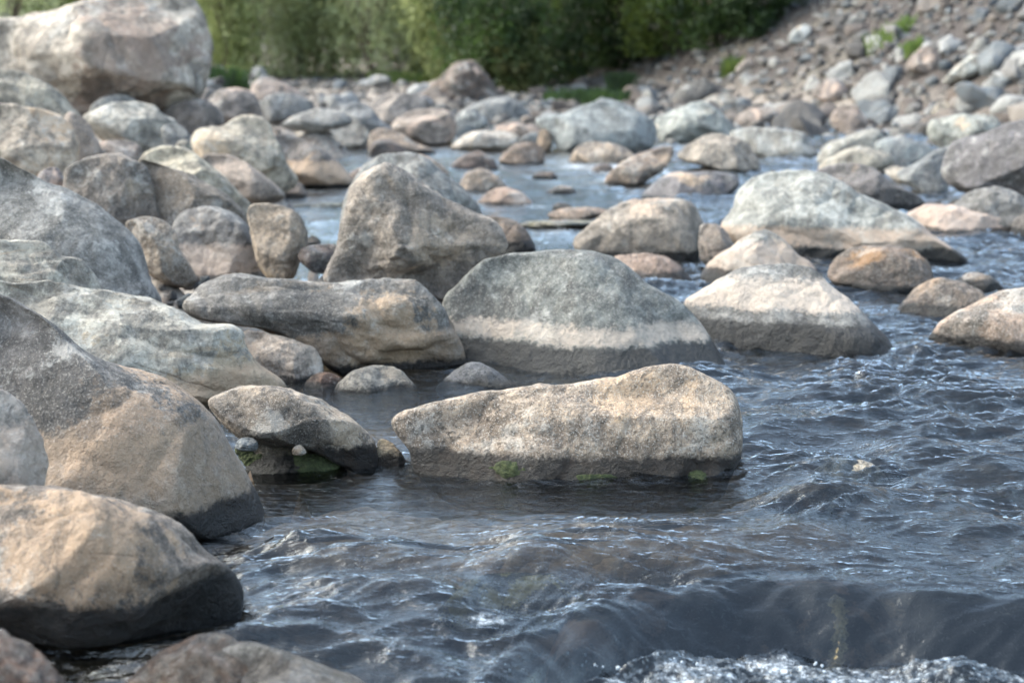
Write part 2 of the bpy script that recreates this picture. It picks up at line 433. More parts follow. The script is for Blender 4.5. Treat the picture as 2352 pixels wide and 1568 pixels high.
rock('boulder', 'smooth charcoal boulder sloping down to the water, with a tan flaking patch', 'boulder',
 [(-170,690),(-80,655),(0,672),(60,700),(130,752),(190,798),(250,832),(330,858),(400,884),(450,915),(490,965),(530,1022),(562,1078),(590,1130),(605,1175),(602,1208),(575,1235),(520,1250),(400,1255),(200,1280),(-50,1280),(-200,1230)],
 M('stone_charcoal','dark',A='#75706d',B='#55504d',Patch='#ad937a',PatchAmt=.30,Grain=.38,DarkTop=.075,Scale=1.0,Band='#a79078',BandLo=.09,BandHi=.36,BandAmt=.6,Crack=.15), at=(560,1226), sub=6, dep=.62, sP=(290,1000,150), sD=(150,930,130), seed=11, lean=.3, cen=(230,1040), fac=3, dmin=.8, rough=.7)
rock('boulder', 'pale rounded boulder cut by the left frame edge between two big bank boulders', 'boulder',
 [(-140,905),(-50,884),(0,893),(42,920),(76,960),(100,1010),(108,1060),(102,1115),(70,1180),(-60,1200),(-160,1100)],
 M('stone_pale_left','pale',A='#aba198',B='#8e857c',Grain=.4,Band='#c0aa98',BandLo=.2,BandHi=.5,BandAmt=.4), D=4.5, sub=5, dep=.8, seed=8)
rock('boulder', 'broad blue-grey layered boulder with ochre seams running down to a beige foot', 'boulder',
 [(-90,660),(-20,640),(40,645),(110,640),(200,662),(262,669),(330,685),(390,706),(432,724),(474,750),(515,742),(555,757),(565,798),(592,838),(640,866),(653,890),(625,915),(560,928),(470,940),(380,960),(200,980),(-60,930)],
 M('stone_layered','blue',A='#cbc6b9',B='#a09a90',Patch='#b8a284',PatchAmt=.36,Grain=.35,Strata=.55,Band='#b89f86',BandLo=.0,BandHi=.17,BandAmt=.95,DarkTop=-.02,Crack=.5,Scale=1.3), at=(560,918), zb=.03, sub=7, dep=.55, sP=(540,880,120), sD=(330,740,50), seed=21, lean=.45, strata=.55, cen=(280,800), fac=14, dmin=.72, soft=.95, rough=.8)
rock('boulder', 'blue-grey knobbly layered block standing above the broad layered boulder', 'boulder',
 [(-140,565),(-40,550),(0,551),(70,549),(105,559),(140,588),(185,598),(212,632),(233,668),(250,720),(100,780),(-140,760)],
 M('stone_layered_upper','blue',A='#b6b2a6',B='#938c82',Patch='#ab9478',PatchAmt=.25,Grain=.35,Strata=.6,Crack=.5,Scale=1.3), D=7.2, sub=6, dep=.7, seed=25, strata=.6, fac=12, dmin=.72, soft=.95, rough=.85)
rock('boulder', 'large plain grey granite boulder with a smooth slope, left edge of the picture', 'boulder',
 [(-140,385),(-60,360),(0,362),(40,385),(80,404),(115,424),(150,431),(190,453),(225,474),(262,500),(300,533),(322,570),(336,610),(346,645),(369,692),(330,740),(200,770),(-130,760)],
 M('stone_granite','grey',A='#8a8783',B='#72706c',PatchAmt=.04,Grain=.5,Crack=.1,Bump=.7), D=8.2, sub=6, dep=.62, seed=31, lean=.5, cen=(120,600), fac=3, dmin=.82, rough=.45)
# --- middle of the near group
sandy = rock('boulder', 'wide sandy granite boulder lying in the water, the sharpest and nearest in the centre', 'boulder',
 [(897,968),(925,948),(975,930),(1040,913),(1130,896),(1230,885),(1330,877),(1415,866),(1465,849),(1530,841),(1590,849),(1640,873),(1681,905),(1701,950),(1706,1000),(1697,1055),(1672,1108),(1640,1150),(1500,1185),(1250,1185),(1050,1160),(955,1085),(935,1030)],
 M('stone_sandy','tan',A='#bca995',B='#9c8a79',Patch='#bda387',PatchAmt=.34,Grain=1.0,DarkTop=.045,Crack=.35,Scale=1.25,Bump=1.1), at=(1350,1108), sub=7, dep=.44, eps=.62, sP=(1440,905,100), sD=(955,1010,75), seed=41, lean=.12, cen=(1330,1015), fac=2, dmin=.85, rough=.75, planes=[(0.05,-.15,1,.78),(-.55,.2,.8,.72),(.1,.85,.6,.78)])
rock('boulder', 'low arched boulder bridging a dark hollow, pale on its right shoulder', 'boulder',
 [(478,925),(505,905),(555,890),(610,885),(660,893),(720,913),(770,938),(820,968),(858,1010),(868,1050),(862,1084),(830,1086),(780,1068),(745,1050),(700,1034),(640,1027),(585,1020),(545,1008),(508,968)],
 M('stone_arch','tan',A='#a3978a',B='#6e6258',Patch='#c4b09a',PatchAmt=.5,Grain=.7,DarkTop=.06,Scale=1.6), at=(855,1080), sub=6, dep=.7, sP=(800,955,90), sD=(640,1000,110), seed=43, cen=(690,965), lean=.1, fac=3)
slab = rock('slab', 'low mossy slab in the hollow beneath the arched boulder', 'slab',
 [(540,1024),(600,1014),(680,1018),(760,1046),(797,1080)],
 M('stone_mossy','pink',A='#8f8474',B='#635a4c',Patch='#8c8a5c',PatchAmt=.4,Strata=.3,DarkTop=.02,Scale=2), at=(680,1088), ext=30, sub=6, dep=.5, seed=44)
rock('stone', 'small grey stone wedged in the left end of the dark hollow', 'stone',
 [(541,1030),(546,1012),(560,1004),(580,1006),(592,1016),(590,1032),(565,1036)], M('stone_wedged','slate'), D=5.62, sub=4, seed=45)
rock('stone', 'tiny tan stone lying in the hollow above the moss', 'stone',
 [(671,1042),(674,1027),(688,1021),(700,1030),(703,1042),(686,1046)], M('stone_tiny','ochre'), D=5.6, sub=3, seed=46)
rock('rock', 'small yellowish rock beside the little spill of water', 'rock',
 [(862,1074),(864,1035),(872,1010),(895,1013),(918,1035),(938,1074)], M('stone_yellow','ochre',A='#a99a80',B='#857560',DarkTop=.01,Scale=2.5), at=(900,1079), ext=25, sub=5, seed=47)
rock('rock', 'half-round pale and grey rock sitting alone in the still brown pool', 'rock',
 [(762,906),(785,874),(820,850),(868,838),(912,846),(942,870),(962,900),(964,914)], M('stone_dome','pale',A='#aaa49a',B='#7e7b76',Patch='#b5a898',PatchAmt=.4,DarkTop=.012,Crack=.8,Scale=2.6), at=(865,919), ext=40, sub=5, seed=48)
rock('rock', 'dark slate rock just behind the left shoulder of the wide sandy boulder', 'rock',
 [(1002,890),(1028,866),(1060,840),(1094,831),(1130,846),(1162,868),(1192,890)], M('stone_slate','slate',A='#74767b',B='#56575c',Grain=.7,Scale=2.5,DarkTop=.0), at=(1070,902), ext=35, sub=5, seed=49)
rock('rock', 'small reddish brown rock between the white rock and the half-round one', 'rock',
 [(697,892),(718,862),(754,855),(784,868),(784,895),(768,908)], M('stone_rusty','brown',A='#80604e',B='#5c4334',DarkTop=.012,Scale=2.5), at=(735,910), ext=30, sub=5, seed=50)
rock('boulder', 'pinkish white boulder at the foot of the dark slab', 'boulder',
 [(556,768),(588,759),(640,771),(690,784),(726,800),(746,845),(737,872),(700,888),(668,903),(620,895),(585,840)],
 M('stone_pinkwhite','pale',A='#b9ab9e',B='#9c8e82',Patch='#c6b09c',DarkTop=.01), at=(675,895), zb=.0, sub=6, dep=.8, seed=51, fac=7, dmin=.66)
rock('slab', 'long dark slab with a tan flaking flank, lying before the upright boulder', 'slab',
 [(425,712),(443,676),(480,648),(530,634),(600,640),(700,642),(800,646),(870,641),(922,645),(962,660),(1000,690),(1026,720),(1048,765),(1062,800),(1067,838),(1055,875),(980,892),(900,892),(810,870),(740,825),(650,772),(570,746),(480,742)],
 M('stone_dark_slab','dark',A='#7e7a76',B='#5d5955',Patch='#a58d72',PatchAmt=.36,Grain=.35,Strata=.35,DarkTop=.035,Crack=.3,Band='#9c8368',BandLo=.02,BandHi=.22,BandAmt=.55), at=(960,866), sub=6, dep=.62, sP=(900,770,120), sD=(720,700,90), seed=52, cen=(800,745), lean=.05, strata=.45, fac=2, planes=[(0,.8,.65,.62),(-.3,-.25,.9,.72),(.6,.1,.8,.72)])
rock('boulder', 'upright wedge-shaped tan-grey boulder leaning on its neighbour, with a shaded underside', 'boulder',
 [(747,642),(753,612),(775,560),(785,515),(796,470),(812,432),(842,400),(880,379),(914,386),(960,415),(1000,448),(1055,476),(1110,497),(1146,520),(1161,550),(1151,580),(1112,610),(1082,640),(1052,668),(1020,690),(985,678),(940,660),(870,660),(800,668)],
 M('stone_wedge','tan',A='#a2968a',B='#7f756c',Patch='#ab9a88',PatchAmt=.3,Grain=.35,Strata=.45,Crack=.5), D=8.0, sub=7, dep=.85, eps=.8, sD=(785,570,80), sP=(1010,560,80), seed=66, cen=(925,560), lean=-.25, fac=2, dmin=.8, strata=.3, rough=1.1, planes=[(-.8,.15,.6,.42),(.35,.55,.75,.50),(.35,-.6,.7,.55),(-.2,-.8,.5,.6)])
rock('boulder', 'great smooth slate-grey boulder with a pale pink tide band near the waterline', 'boulder',
 [(1020,690),(1058,650),(1098,607),(1132,590),(1200,578),(1300,573),(1372,578),(1422,598),(1470,638),(1520,672),(1570,698),(1612,740),(1642,790),(1665,838),(1678,888),(1640,935),(1500,955),(1300,945),(1120,915),(1045,850),(1020,760)],
 M('stone_great','grey',A='#777975',B='#60615e',Patch='#98938a',PatchAmt=.12,Grain=.45,Band='#aca094',BandLo=.13,BandHi=.205,BandAmt=.95,DarkTop=.08,Crack=.08,Bump=.7), at=(1350,868), sub=7, dep=.66, sD=(1080,700,60), seed=54, cen=(1330,760), lean=.3, fac=1, dmin=.85, rough=.6, planes=[(-.6,.1,.8,.62),(.15,.2,1,.80),(.75,.35,.6,.74)])
rock('boulder', 'low triangular boulder with horizontal grey and pink tide bands', 'boulder',
 [(1573,697),(1620,664),(1680,625),(1742,608),(1812,604),(1862,614),(1896,640),(1932,672),(1976,712),(2012,750),(2040,782),(2058,825),(2040,862),(1900,880),(1720,865),(1640,810),(1595,740)],
 M('stone_banded','grey',A='#8b8a87',B='#747270',PatchAmt=.06,Grain=.4,Band='#c0b2a5',BandLo=.21,BandHi=.35,BandAmt=.95,DarkTop=.11,Crack=.2), at=(1850,824), sub=6, dep=.6, seed=55, cen=(1820,735), lean=.4, fac=4, dmin=.76, rough=.7)
# --- middle distance
rock('boulder', 'bluish grey boulder behind the upright wedge-shaped one', 'boulder',
 [(782,500),(800,440),(832,385),(870,358),(920,351),(962,356),(1002,380),(1050,418),(1088,456),(1106,492),(1100,540),(950,560),(800,550)],
 M('stone_bluish','slate',A='#898986',B='#6e6c69',Patch='#a39789',PatchAmt=.3), D=10.8, sub=5, dep=.7, seed=56)
rock('rock', 'brown rock tucked behind the right tip of the upright boulder', 'rock',
 [(1105,505),(1150,497),(1196,515),(1222,552),(1226,580),(1160,600),(1110,590)], M('stone_tucked','brown',A='#857365',B='#62554b',DarkTop=.05), at=(1200,582), sub=5, seed=57)
rock('boulder', 'rounded pinkish boulder above the little cascade, right of centre', 'boulder',
 [(1318,562),(1350,520),(1400,476),(1450,458),(1520,452),(1572,462),(1602,486),(1614,522),(1610,570),(1585,612),(1500,640),(1380,620)],
 M('stone_pinkround','pink',A='#a19588',B='#82786d',Patch='#b6a18f',PatchAmt=.45,DarkTop=.05), at=(1580,606), sub=5, dep=.75, seed=58)
rock('rock', 'low brownish pink rock right behind the crest of the great grey boulder', 'rock',
 [(1412,590),(1460,583),(1505,584),(1552,602),(1592,645)], M('stone_lowpink','pink',A='#9c8577',B='#7f6b5f',DarkTop=.03), at=(1560,652), ext=40, sub=5, seed=59)
rock('rock', 'narrow tan rock squeezed between the rounded pinkish boulder and the pale one', 'rock',
 [(1608,520),(1640,514),(1668,530),(1682,560),(1670,600),(1630,612),(1608,590)], M('stone_squeezed','tan'), D=10.7, sub=4, seed=60)
rock('boulder', 'pinkish tan boulder with a grey cap behind the triangular banded one', 'boulder',
 [(1610,652),(1626,608),(1680,568),(1722,540),(1756,526),(1792,545),(1832,580),(1866,610),(1880,660),(1760,700),(1650,690)],
 M('stone_capped','pink',A='#989690',B='#7f7d78',Band='#b3a294',BandLo=.08,BandHi=.28,BandAmt=.9,DarkTop=.07), at=(1630,655), sub=5, dep=.7, seed=61, lean=.4)
rock('boulder', 'large whitish grey streaked boulder sloping down to the right toward the river', 'boulder',
 [(1652,520),(1680,478),(1692,443),(1722,413),(1772,397),(1832,391),(1892,400),(1932,421),(1982,450),(2042,476),(2092,502),(2142,540),(2192,575),(2226,604),(2150,640),(1950,650),(1800,620),(1690,570)],
 M('stone_whitish','pale',A='#b4b4ae',B='#8e8f8a',Patch='#a8a49a',PatchAmt=.3,Band='#b9a28f',BandLo=.1,BandHi=.24,BandAmt=.8,DarkTop=.06,Strata=.35), at=(2080,604), sub=6, dep=.55, sD=(1850,590,80), seed=62, cen=(1910,510), lean=.5, fac=4)
rock('boulder', 'dark brown boulder with orange stains below the large whitish one', 'boulder',
 [(1904,635),(1914,596),(1960,569),(2020,564),(2082,571),(2122,590),(2144,630),(2136,662),(2080,690),(2000,690),(1945,672)],
 M('stone_orange_stain','brown',A='#75655a',B='#524539',Patch='#8f6a42',PatchAmt=.3,DarkTop=.02), at=(2040,680), sub=5, dep=.8, sP=(1990,590,45), sD=(2000,650,60), seed=63)
rock('rock', 'small tan rock sitting behind the brown dome in the right-hand riffle', 'rock',
 [(2180,668),(2208,636),(2242,625),(2286,640),(2306,666)], M('stone_riffletan','tan',A='#8d7c6c',B='#6f6053'), at=(2245,674), ext=30, sub=4, seed=64)
rock('rock', 'brown and tan dome of rock in the riffle right of the banded boulder', 'rock',
 [(2060,716),(2084,682),(2120,650),(2160,640),(2212,648),(2252,666),(2274,690)], M('stone_riffle','brown',A='#86786c',B='#64574e',Patch='#a48c76',PatchAmt=.4,DarkTop=.03), at=(2150,732), ext=50, sub=5, seed=65)
rock('boulder', 'speckled brown-grey boulder in the water at the right frame edge', 'boulder',
 [(2128,782),(2160,742),(2220,704),(2290,670),(2352,658),(2430,660),(2500,700),(2530,790)],
 M('stone_rightedge','tan',A='#9c8f84',B='#6f675f',Patch='#a78f7d',PatchAmt=.5,DarkTop=.03), at=(2300,812), ext=60, sub=5, dep=.65, sP=(2320,760,80), seed=67)
rock('rock', 'thin dark rock tip barely above the water at the right edge', 'rock',
 [(2296,850),(2325,838),(2360,832),(2400,850)], M('stone_tip','wet'), at=(2345,856), ext=16, sub=4, seed=68)
# --- bank rocks, left middle
rock('rock', 'pale beige rock leaning against the grey granite boulder', 'rock',
 [(288,520),(312,500),(346,497),(382,512),(404,540),(412,570),(440,610),(450,650),(400,660),(335,620)], M('stone_leanbeige','tan',A='#9a8c7c',B='#7d6f61'), D=8.9, sub=5, seed=69)
rock('boulder', 'slate and pink boulder with a whitish foot, beside the ochre one', 'boulder',
 [(395,530),(420,490),(462,474),(506,475),(546,495),(572,522),(592,556),(620,595),(646,618),(656,636),(600,655),(510,655),(440,640),(404,598)],
 M('stone_slatepink','slate',A='#8b8885',B='#716d6b',Patch='#a19080',PatchAmt=.3,Band='#bcaca0',BandLo=.16,BandHi=.34,BandAmt=.9), at=(560,645), zb=.12, sub=5, dep=.75, seed=70)
rock('boulder', 'ochre egg-shaped boulder beside the dark pool, brown at its right edge', 'boulder',
 [(570,485),(608,468),(656,475),(692,500),(707,535),(704,572),(688,606),(670,640),(625,645),(590,600)], M('stone_ochre','ochre'), D=9.3, sub=5, dep=.9, seed=71)
rock('rock', 'wet dark maroon rock in the shadowed pool left of the upright boulder', 'rock',
 [(686,592),(700,568),(740,560),(775,564),(795,590),(780,622),(720,626)], M('stone_maroon','wet',A='#4a3832'), D=9.1, sub=4, seed=72)
rock('stone', 'small dark stone above the wet maroon rock', 'stone',
 [(698,560),(706,546),(722,542),(735,552),(738,568),(716,572)], M('stone_darksmall','wet',A='#6a5a4c',Rough=.6), D=9.9, sub=4, seed=73)
rock('boulder', 'brown block with a dark smudge on top, left half of a split pair', 'boulder',
 [(147,402),(160,380),(200,363),(262,353),(306,365),(336,380),(352,430),(364,482),(370,520),(330,540),(250,530),(160,470)],
 M('stone_splitleft','brown',A='#91857a',B='#70655c',Patch='#a3937f',PatchAmt=.3), D=10.0, sub=5, dep=.75, sD=(190,400,45), seed=74, fac=7, dmin=.66)
rock('boulder', 'brown sloping block, right half of a split pair', 'boulder',
 [(322,372),(346,374),(400,388),(452,408),(512,440),(547,470),(566,500),(562,545),(470,590),(390,580),(345,480)],
 M('stone_splitright','brown',A='#8b7e70',B='#6d6155',Patch='#a3937f',PatchAmt=.25), D=10.1, sub=5, dep=.7, seed=75, lean=.4)
rock('boulder', 'long pale cream boulder sloping behind the split brown pair', 'boulder',
 [(318,368),(350,340),(410,335),(442,346),(482,376),(512,402),(546,440),(580,476),(560,500),(430,480),(340,430)],
 M('stone_cream','pale',A='#c4b9a4',B='#a19785',Grain=.2), D=11.6, sub=5, seed=76)
rock('boulder', 'beige boulder with an orange-tan flat face at the left frame edge', 'boulder',
 [(-90,245),(0,240),(60,246),(112,256),(150,270),(172,300),(180,340),(178,380),(160,430),(80,440),(-90,430)],
 M('stone_orangeface','pale',A='#c6b7a5',B='#a89887',Patch='#b39a80',PatchAmt=.45,Grain=.2), D=11.8, sub=5, seed=77, fac=6, dmin=.66)
rock('boulder', 'brownish pink boulder pressed behind the orange-faced beige one', 'boulder',
 [(148,268),(190,270),(216,305),(236,343),(248,362),(225,410),(180,440),(150,390)], M('stone_pressed','pink',A='#a69689',B='#887a6e'), D=12.4, sub=5, seed=78)
rock('stone', 'small mauve stone perched above the grey granite boulder', 'stone',
 [(86,408),(104,388),(128,384),(143,400),(149,432),(100,440)], M('stone_mauve','pink',A='#958a88',B='#7e7371'), D=10.4, sub=4, seed=79)
rock('boulder', 'huge pale boulder towering over the left bank, stained brown down its middle', 'boulder',
 [(-90,70),(0,42),(90,30),(160,18),(232,-4),(300,-22),(400,-26),(445,-5),(468,40),(478,90),(481,128),(471,178),(465,212),(440,242),(395,262),(300,282),(190,285),(60,300),(-90,290)],
 M('stone_huge','pale',A='#c8bdaf',B='#a5998c',Patch='#8a7669',PatchAmt=.50,Grain=.2,Scale=.55,Crack=.6,Bump=1.6), D=18.5, sub=6, dep=.8, sP=(300,110,120), sD=(240,210,60), seed=80, cen=(220,130), fac=9, dmin=.55, rough=1.1)
rock('boulder', 'greenish beige rounded boulder leaning on the huge one at the left edge', 'boulder',
 [(-100,165),(0,160),(55,167),(102,190),(146,220),(171,248),(190,275),(180,330),(50,345),(-100,330)],
 M('stone_greenbeige','pale',A='#a59d8d',B='#837b6d',Patch='#b3a48f',Grain=.25), D=15.0, sub=5, seed=81)
rock('boulder', 'round whitish boulder with a blue-grey cheek right below the huge one', 'boulder',
 [(192,278),(215,252),(260,237),(302,234),(346,241),(378,265),(402,276),(416,300),(412,330),(360,356),(300,350),(235,325)],
 M('stone_whitecheek','pale',A='#c2bcb1',B='#9d9990',Patch='#c0aa9a'), D=16.0, sub=5, seed=82)
rock('rock', 'grey dome peeping out between the huge boulder and the whitish round one', 'rock',
 [(205,258),(224,230),(264,218),(298,222),(320,240),(300,270),(230,275)], M('stone_peeping','slate',A='#98968f'), D=17.6, sub=4, seed=83)
rock('rock', 'rough brown rock at the right foot of the huge boulder', 'rock',
 [(376,262),(400,240),(440,228),(482,235),(507,256),(514,284),(490,305),(425,315)], M('stone_roughbrown','brown',A='#92857b',B='#665a53'), D=18.0, sub=4, seed=84)
rock('boulder', 'cream hump-backed boulder split by a dark crack, above the quiet inlet', 'boulder',
 [(438,332),(450,302),(480,289),(512,290),(532,274),(565,264),(600,272),(620,286),(632,312),(651,350),(668,385),(684,418),(650,445),(580,430),(500,390),(450,365)],
 M('stone_cream_split','pale',A='#c9beac',B='#a89d8d',Crack=1.0,Patch='#bda68c',Grain=.2), D=14.2, sub=5, sP=(480,350,50), seed=85, fac=6, dmin=.65)
rock('slab', 'low pinkish slab at the foot of the cream hump-backed boulder', 'slab',
 [(462,366),(520,356),(562,372),(602,400),(640,430),(655,456),(600,468),(540,450)], M('stone_lowpinkslab','pink',A='#b3a294',B='#96877b'), D=13.2, sub=4, seed=86)
rock('rock', 'small tan rock at the inlet edge, left of the dark-footed one', 'rock',
 [(556,450),(574,426),(610,424),(645,445),(658,460)], M('stone_inlettan','tan',A='#9c8a76'), at=(610,462), ext=14, sub=4, seed=87)
rock('rock', 'small brown dark-footed rock at the tip of the inlet', 'rock',
 [(622,432),(650,414),(690,420),(707,450)], M('stone_inletbrown','brown',A='#85756a',DarkTop=.06), at=(670,456), ext=14, sub=4, seed=88)
rock('boulder', 'wedge of rock dark above and tan below, right of the hump-backed boulder', 'boulder',
 [(628,322),(642,308),(682,314),(732,340),(772,370),(802,400),(812,430),(740,445),(680,430),(648,370)],
 M('stone_two_tone','dark',A='#7d7570',B='#625a56',Band='#b69e88',BandLo=.1,BandHi=.34,BandAmt=.95,DarkTop=.06,Grain=.2), at=(750,432), sub=5, seed=89)
rock('boulder', 'blocky whitish boulder above the two-toned wedge', 'boulder',
 [(678,302),(710,281),(762,274),(822,278),(846,295),(847,326),(822,347),(750,352),(700,330)], M('stone_blocky','pale',A='#bbb2a5',B='#9a9084',Grain=.2), at=(790,349), zb=.02, sub=5, seed=90)
rock('rock', 'pale grey flat rock behind the blocky whitish boulder', 'rock',
 [(645,290),(690,261),(742,249),(792,260),(806,285),(720,305)], M('stone_palegrey','pale',A='#a3a09b',B='#84817d'), D=21, sub=4, seed=91)
rock('boulder', 'dark grey boulder on the bar, right of the rough brown ones', 'boulder',
 [(588,252),(608,225),(650,213),(700,224),(724,245),(705,272),(640,285),(602,275)], M('stone_bargrey','slate',A='#7d7d7d',B='#63625f'), D=25, sub=4, seed=92)
rock('boulder', 'grey-brown blunt boulder between the huge boulder and the gravel bar', 'boulder',
 [(474,245),(500,210),(546,202),(582,215),(598,252),(592,290),(520,305),(488,290)], M('stone_blunt','pink',A='#8d827b',B='#736a64'), D=21, sub=4, seed=93)
rock('rock', 'pink capped rock at the head of the gravel bar', 'rock',
 [(574,218),(585,188),(620,179),(652,194),(692,214),(702,238),(640,245),(585,240)], M('stone_pinkcap','pink',A='#a39389'), D=31, sub=4, seed=94)
rock('rock', 'dark mauve rock just right of the huge boulder against the bushes', 'rock',
 [(448,240),(462,212),(480,202),(500,212),(510,235),(490,255)], M('stone_darkmauve','dark',A='#827975'), D=24, sub=4, seed=95)
rock('rock', 'small grey rock in the gap left of the cream boulder', 'rock',
 [(370,300),(390,285),(420,292),(436,318),(430,345),(390,348)], M('stone_gapgrey','slate',A='#9a968f'), D=15.2, sub=4, seed=96)
rock('rock', 'round green-grey stone resting on the long cream boulder', 'stone',
 [(402,340),(412,324),(430,322),(442,338),(440,352),(415,354)], M('stone_greenround','pale',A='#a5a294'), D=12.6, sub=4, seed=97)
rock('rock', 'pinkish flat rock under the whitish round boulder', 'rock',
 [(222,335),(262,322),(310,328),(328,352),(310,380),(250,380)], M('stone_flatpink','pink',A='#a4978e'), D=13.6, sub=4, seed=98)
# --- middle upstream
rock('boulder', 'pinkish flat-topped boulder at the far side of the pool, upper centre', 'boulder',
 [(898,292),(940,257),(1000,250),(1040,260),(1048,298),(1032,328),(990,336),(935,322)], M('stone_flattop','pink',A='#a6978b',B='#8b7c71'), at=(990,333), sub=5, seed=99)
rock('boulder', 'grey-pink slab-sided boulder behind the flat-topped one', 'boulder',
 [(842,250),(870,222),(920,214),(972,222),(988,245),(975,290),(900,300),(850,275)], M('stone_slabsided','pink',A='#9a8f87',B='#7e756e'), D=29, sub=4, seed=101)
rock('rock', 'dark grey sloping rock left of the slab-sided boulder', 'rock',
 [(775,262),(808,238),(848,246),(875,275),(905,302),(860,325),(800,305)], M('stone_slopegrey','slate',A='#7f7f7f'), D=23, sub=4, seed=102)
rock('rock', 'tan fin of rock dipping into the river below the dark sloping one', 'rock',
 [(846,348),(850,308),(880,295),(912,302),(952,326),(1000,347)], M('stone_tanfin','tan',A='#9b8775',B='#76665a',DarkTop=.08), at=(910,357), ext=20, sub=4, seed=103)
rock('rock', 'brown wet rock under the tan fin', 'rock',
 [(850,345),(860,325),(895,322),(930,340),(940,356)], M('stone_wetfin','wet',A='#665248',Rough=.5), at=(890,360), ext=14, sub=4, seed=104)
rock('rock', 'tan sliver of rock behind the bluish boulder', 'rock',
 [(930,372),(960,353),(1000,368),(1032,402),(990,420)], M('stone_sliver','pink',A='#a89482'), D=12.2, sub=4, seed=105)
rock('stone', 'small pinkish stone left of the bluish boulder at the water', 'stone',
 [(800,420),(808,395),(835,386),(860,400),(862,420)], M('stone_smallpink','pink'), at=(830,424), ext=12, sub=4, seed=106)
rock('slab', 'flat whitish slab at the upper pool, centre of the river', 'slab',
 [(1036,337),(1060,315),(1092,301),(1150,302),(1190,312),(1186,335)], M('stone_flatwhite','pale',A='#bdb5ab',B='#a3978c',Grain=.2,DarkTop=.01), at=(1110,347), ext=12, sub=4, seed=107)
rock('rock', 'rounded brown rock with a pale top in mid-river', 'rock',
 [(1146,368),(1165,345),(1190,329),(1230,330),(1250,346),(1250,374)], M('stone_midbrown','brown',A='#8b7768',B='#6a594d',DarkTop=.05), at=(1200,379), ext=20, sub=4, seed=108)
rock('rock', 'low dark maroon dome in mid-river', 'rock',
 [(1029,386),(1060,360),(1096,346),(1130,363),(1144,386)], M('stone_marooncap','brown',A='#6a5850',B='#4f413b',DarkTop=.02), at=(1085,390), ext=16, sub=4, seed=109)
rock('rock', 'small tan dome below the dark maroon one', 'rock',
 [(1054,424),(1074,396),(1110,388),(1142,405),(1164,430)], M('stone_tandome','tan',A='#998675',DarkTop=.02), at=(1110,438), ext=16, sub=4, seed=110)
rock('rock', 'pink-topped dome of rock just above the smooth ledge of water', 'rock',
 [(1098,464),(1124,441),(1160,430),(1202,445),(1224,468)], M('stone_pinkdome','pink',A='#ae9585',B='#8e7667',DarkTop=.025), at=(1160,473), ext=16, sub=4, seed=111)
rock('slab', 'thin log-like tan slab lying flat in the stream', 'slab',
 [(1258,492),(1288,479),(1330,476),(1370,477),(1402,486),(1400,497)], M('stone_loglike','tan',A='#a08672',DarkTop=.015), at=(1330,502), ext=10, sub=4, seed=112)
rock('stone', 'small dark stone upstream of the log-like slab', 'stone',
 [(1268,474),(1282,466),(1305,468),(1315,475)], M('stone_darktip','brown'), at=(1290,478), ext=8, sub=3, seed=113)
rock('slab', 'thin olive flat ledge just under the smooth lip of water, centre of the stream', 'slab',
 [(1190,514),(1230,507),(1300,505),(1378,508),(1392,515)], M('stone_ledge','brown',A='#6e6a50',B='#4d4a3a',Rough=.4,DarkTop=-.2), at=(1290,519), ext=8, sub=4, seed=180)
rock('slab', 'thin olive flat ledge in the quiet inlet left of the upright boulder', 'slab',
 [(660,474),(700,466),(760,464),(796,470),(800,478)], M('stone_inletledge','brown',A='#6e6a50',B='#4d4a3a',Rough=.4,DarkTop=-.2), at=(730,481), ext=8, sub=4, seed=181)
rock('rock', 'low brown rock at the left margin of the mid-river riffle', 'rock',
 [(960,402),(985,388),(1015,388),(1032,402)], M('stone_marginlow','brown',DarkTop=.08), at=(1000,406), ext=10, sub=4, seed=182)
rock('rock', 'small wet rock breaking the riffle below the rounded brown one', 'rock',
 [(1222,404),(1240,393),(1268,394),(1280,405)], M('stone_rifflewet','wet',A='#5c4c44',Rough=.5), at=(1250,409), ext=10, sub=4, seed=183)
rock('rock', 'low tan-grey rock in the riffle between the tan dome and the rapids', 'rock',
 [(1255,440),(1280,428),(1310,430),(1325,442)], M('stone_riffletangrey','tan',A='#857a70',DarkTop=.08), at=(1290,446), ext=10, sub=4, seed=184)
rock('slab', 'leaning tan slab jutting up from the rapids', 'slab',
 [(1386,424),(1400,396),(1440,366),(1490,346),(1538,334),(1547,352),(1528,388),(1492,414),(1445,440),(1400,442)],
 M('stone_leaningslab','tan',A='#94806f',B='#75645a',DarkTop=.06), at=(1420,428), sub=5, dep=.6, seed=114, fac=3)
rock('slab', 'wet dark slab right of the leaning tan one', 'slab',
 [(1476,446),(1530,402),(1600,394),(1680,400),(1700,425),(1660,458)], M('stone_wetslab','dark',A='#6d676a',B='#4f4a4c',Rough=.45,DarkTop=.06), at=(1570,463), ext=20, sub=5, seed=115)
rock('rock', 'low tan rock at the near edge of the great blue-grey upstream boulder', 'rock',
 [(1308,366),(1330,336),(1372,325),(1430,338),(1464,362)], M('stone_lowtan','tan',A='#ac9883',DarkTop=.03), at=(1380,378), ext=16, sub=4, seed=116)
rock('stone', 'little dark stone splashed by the rapids', 'stone',
 [(1352,397),(1370,380),(1398,377),(1412,392)], M('stone_splashed','wet',A='#5c4c44',Rough=.5), at=(1385,400), ext=10, sub=3, seed=117)
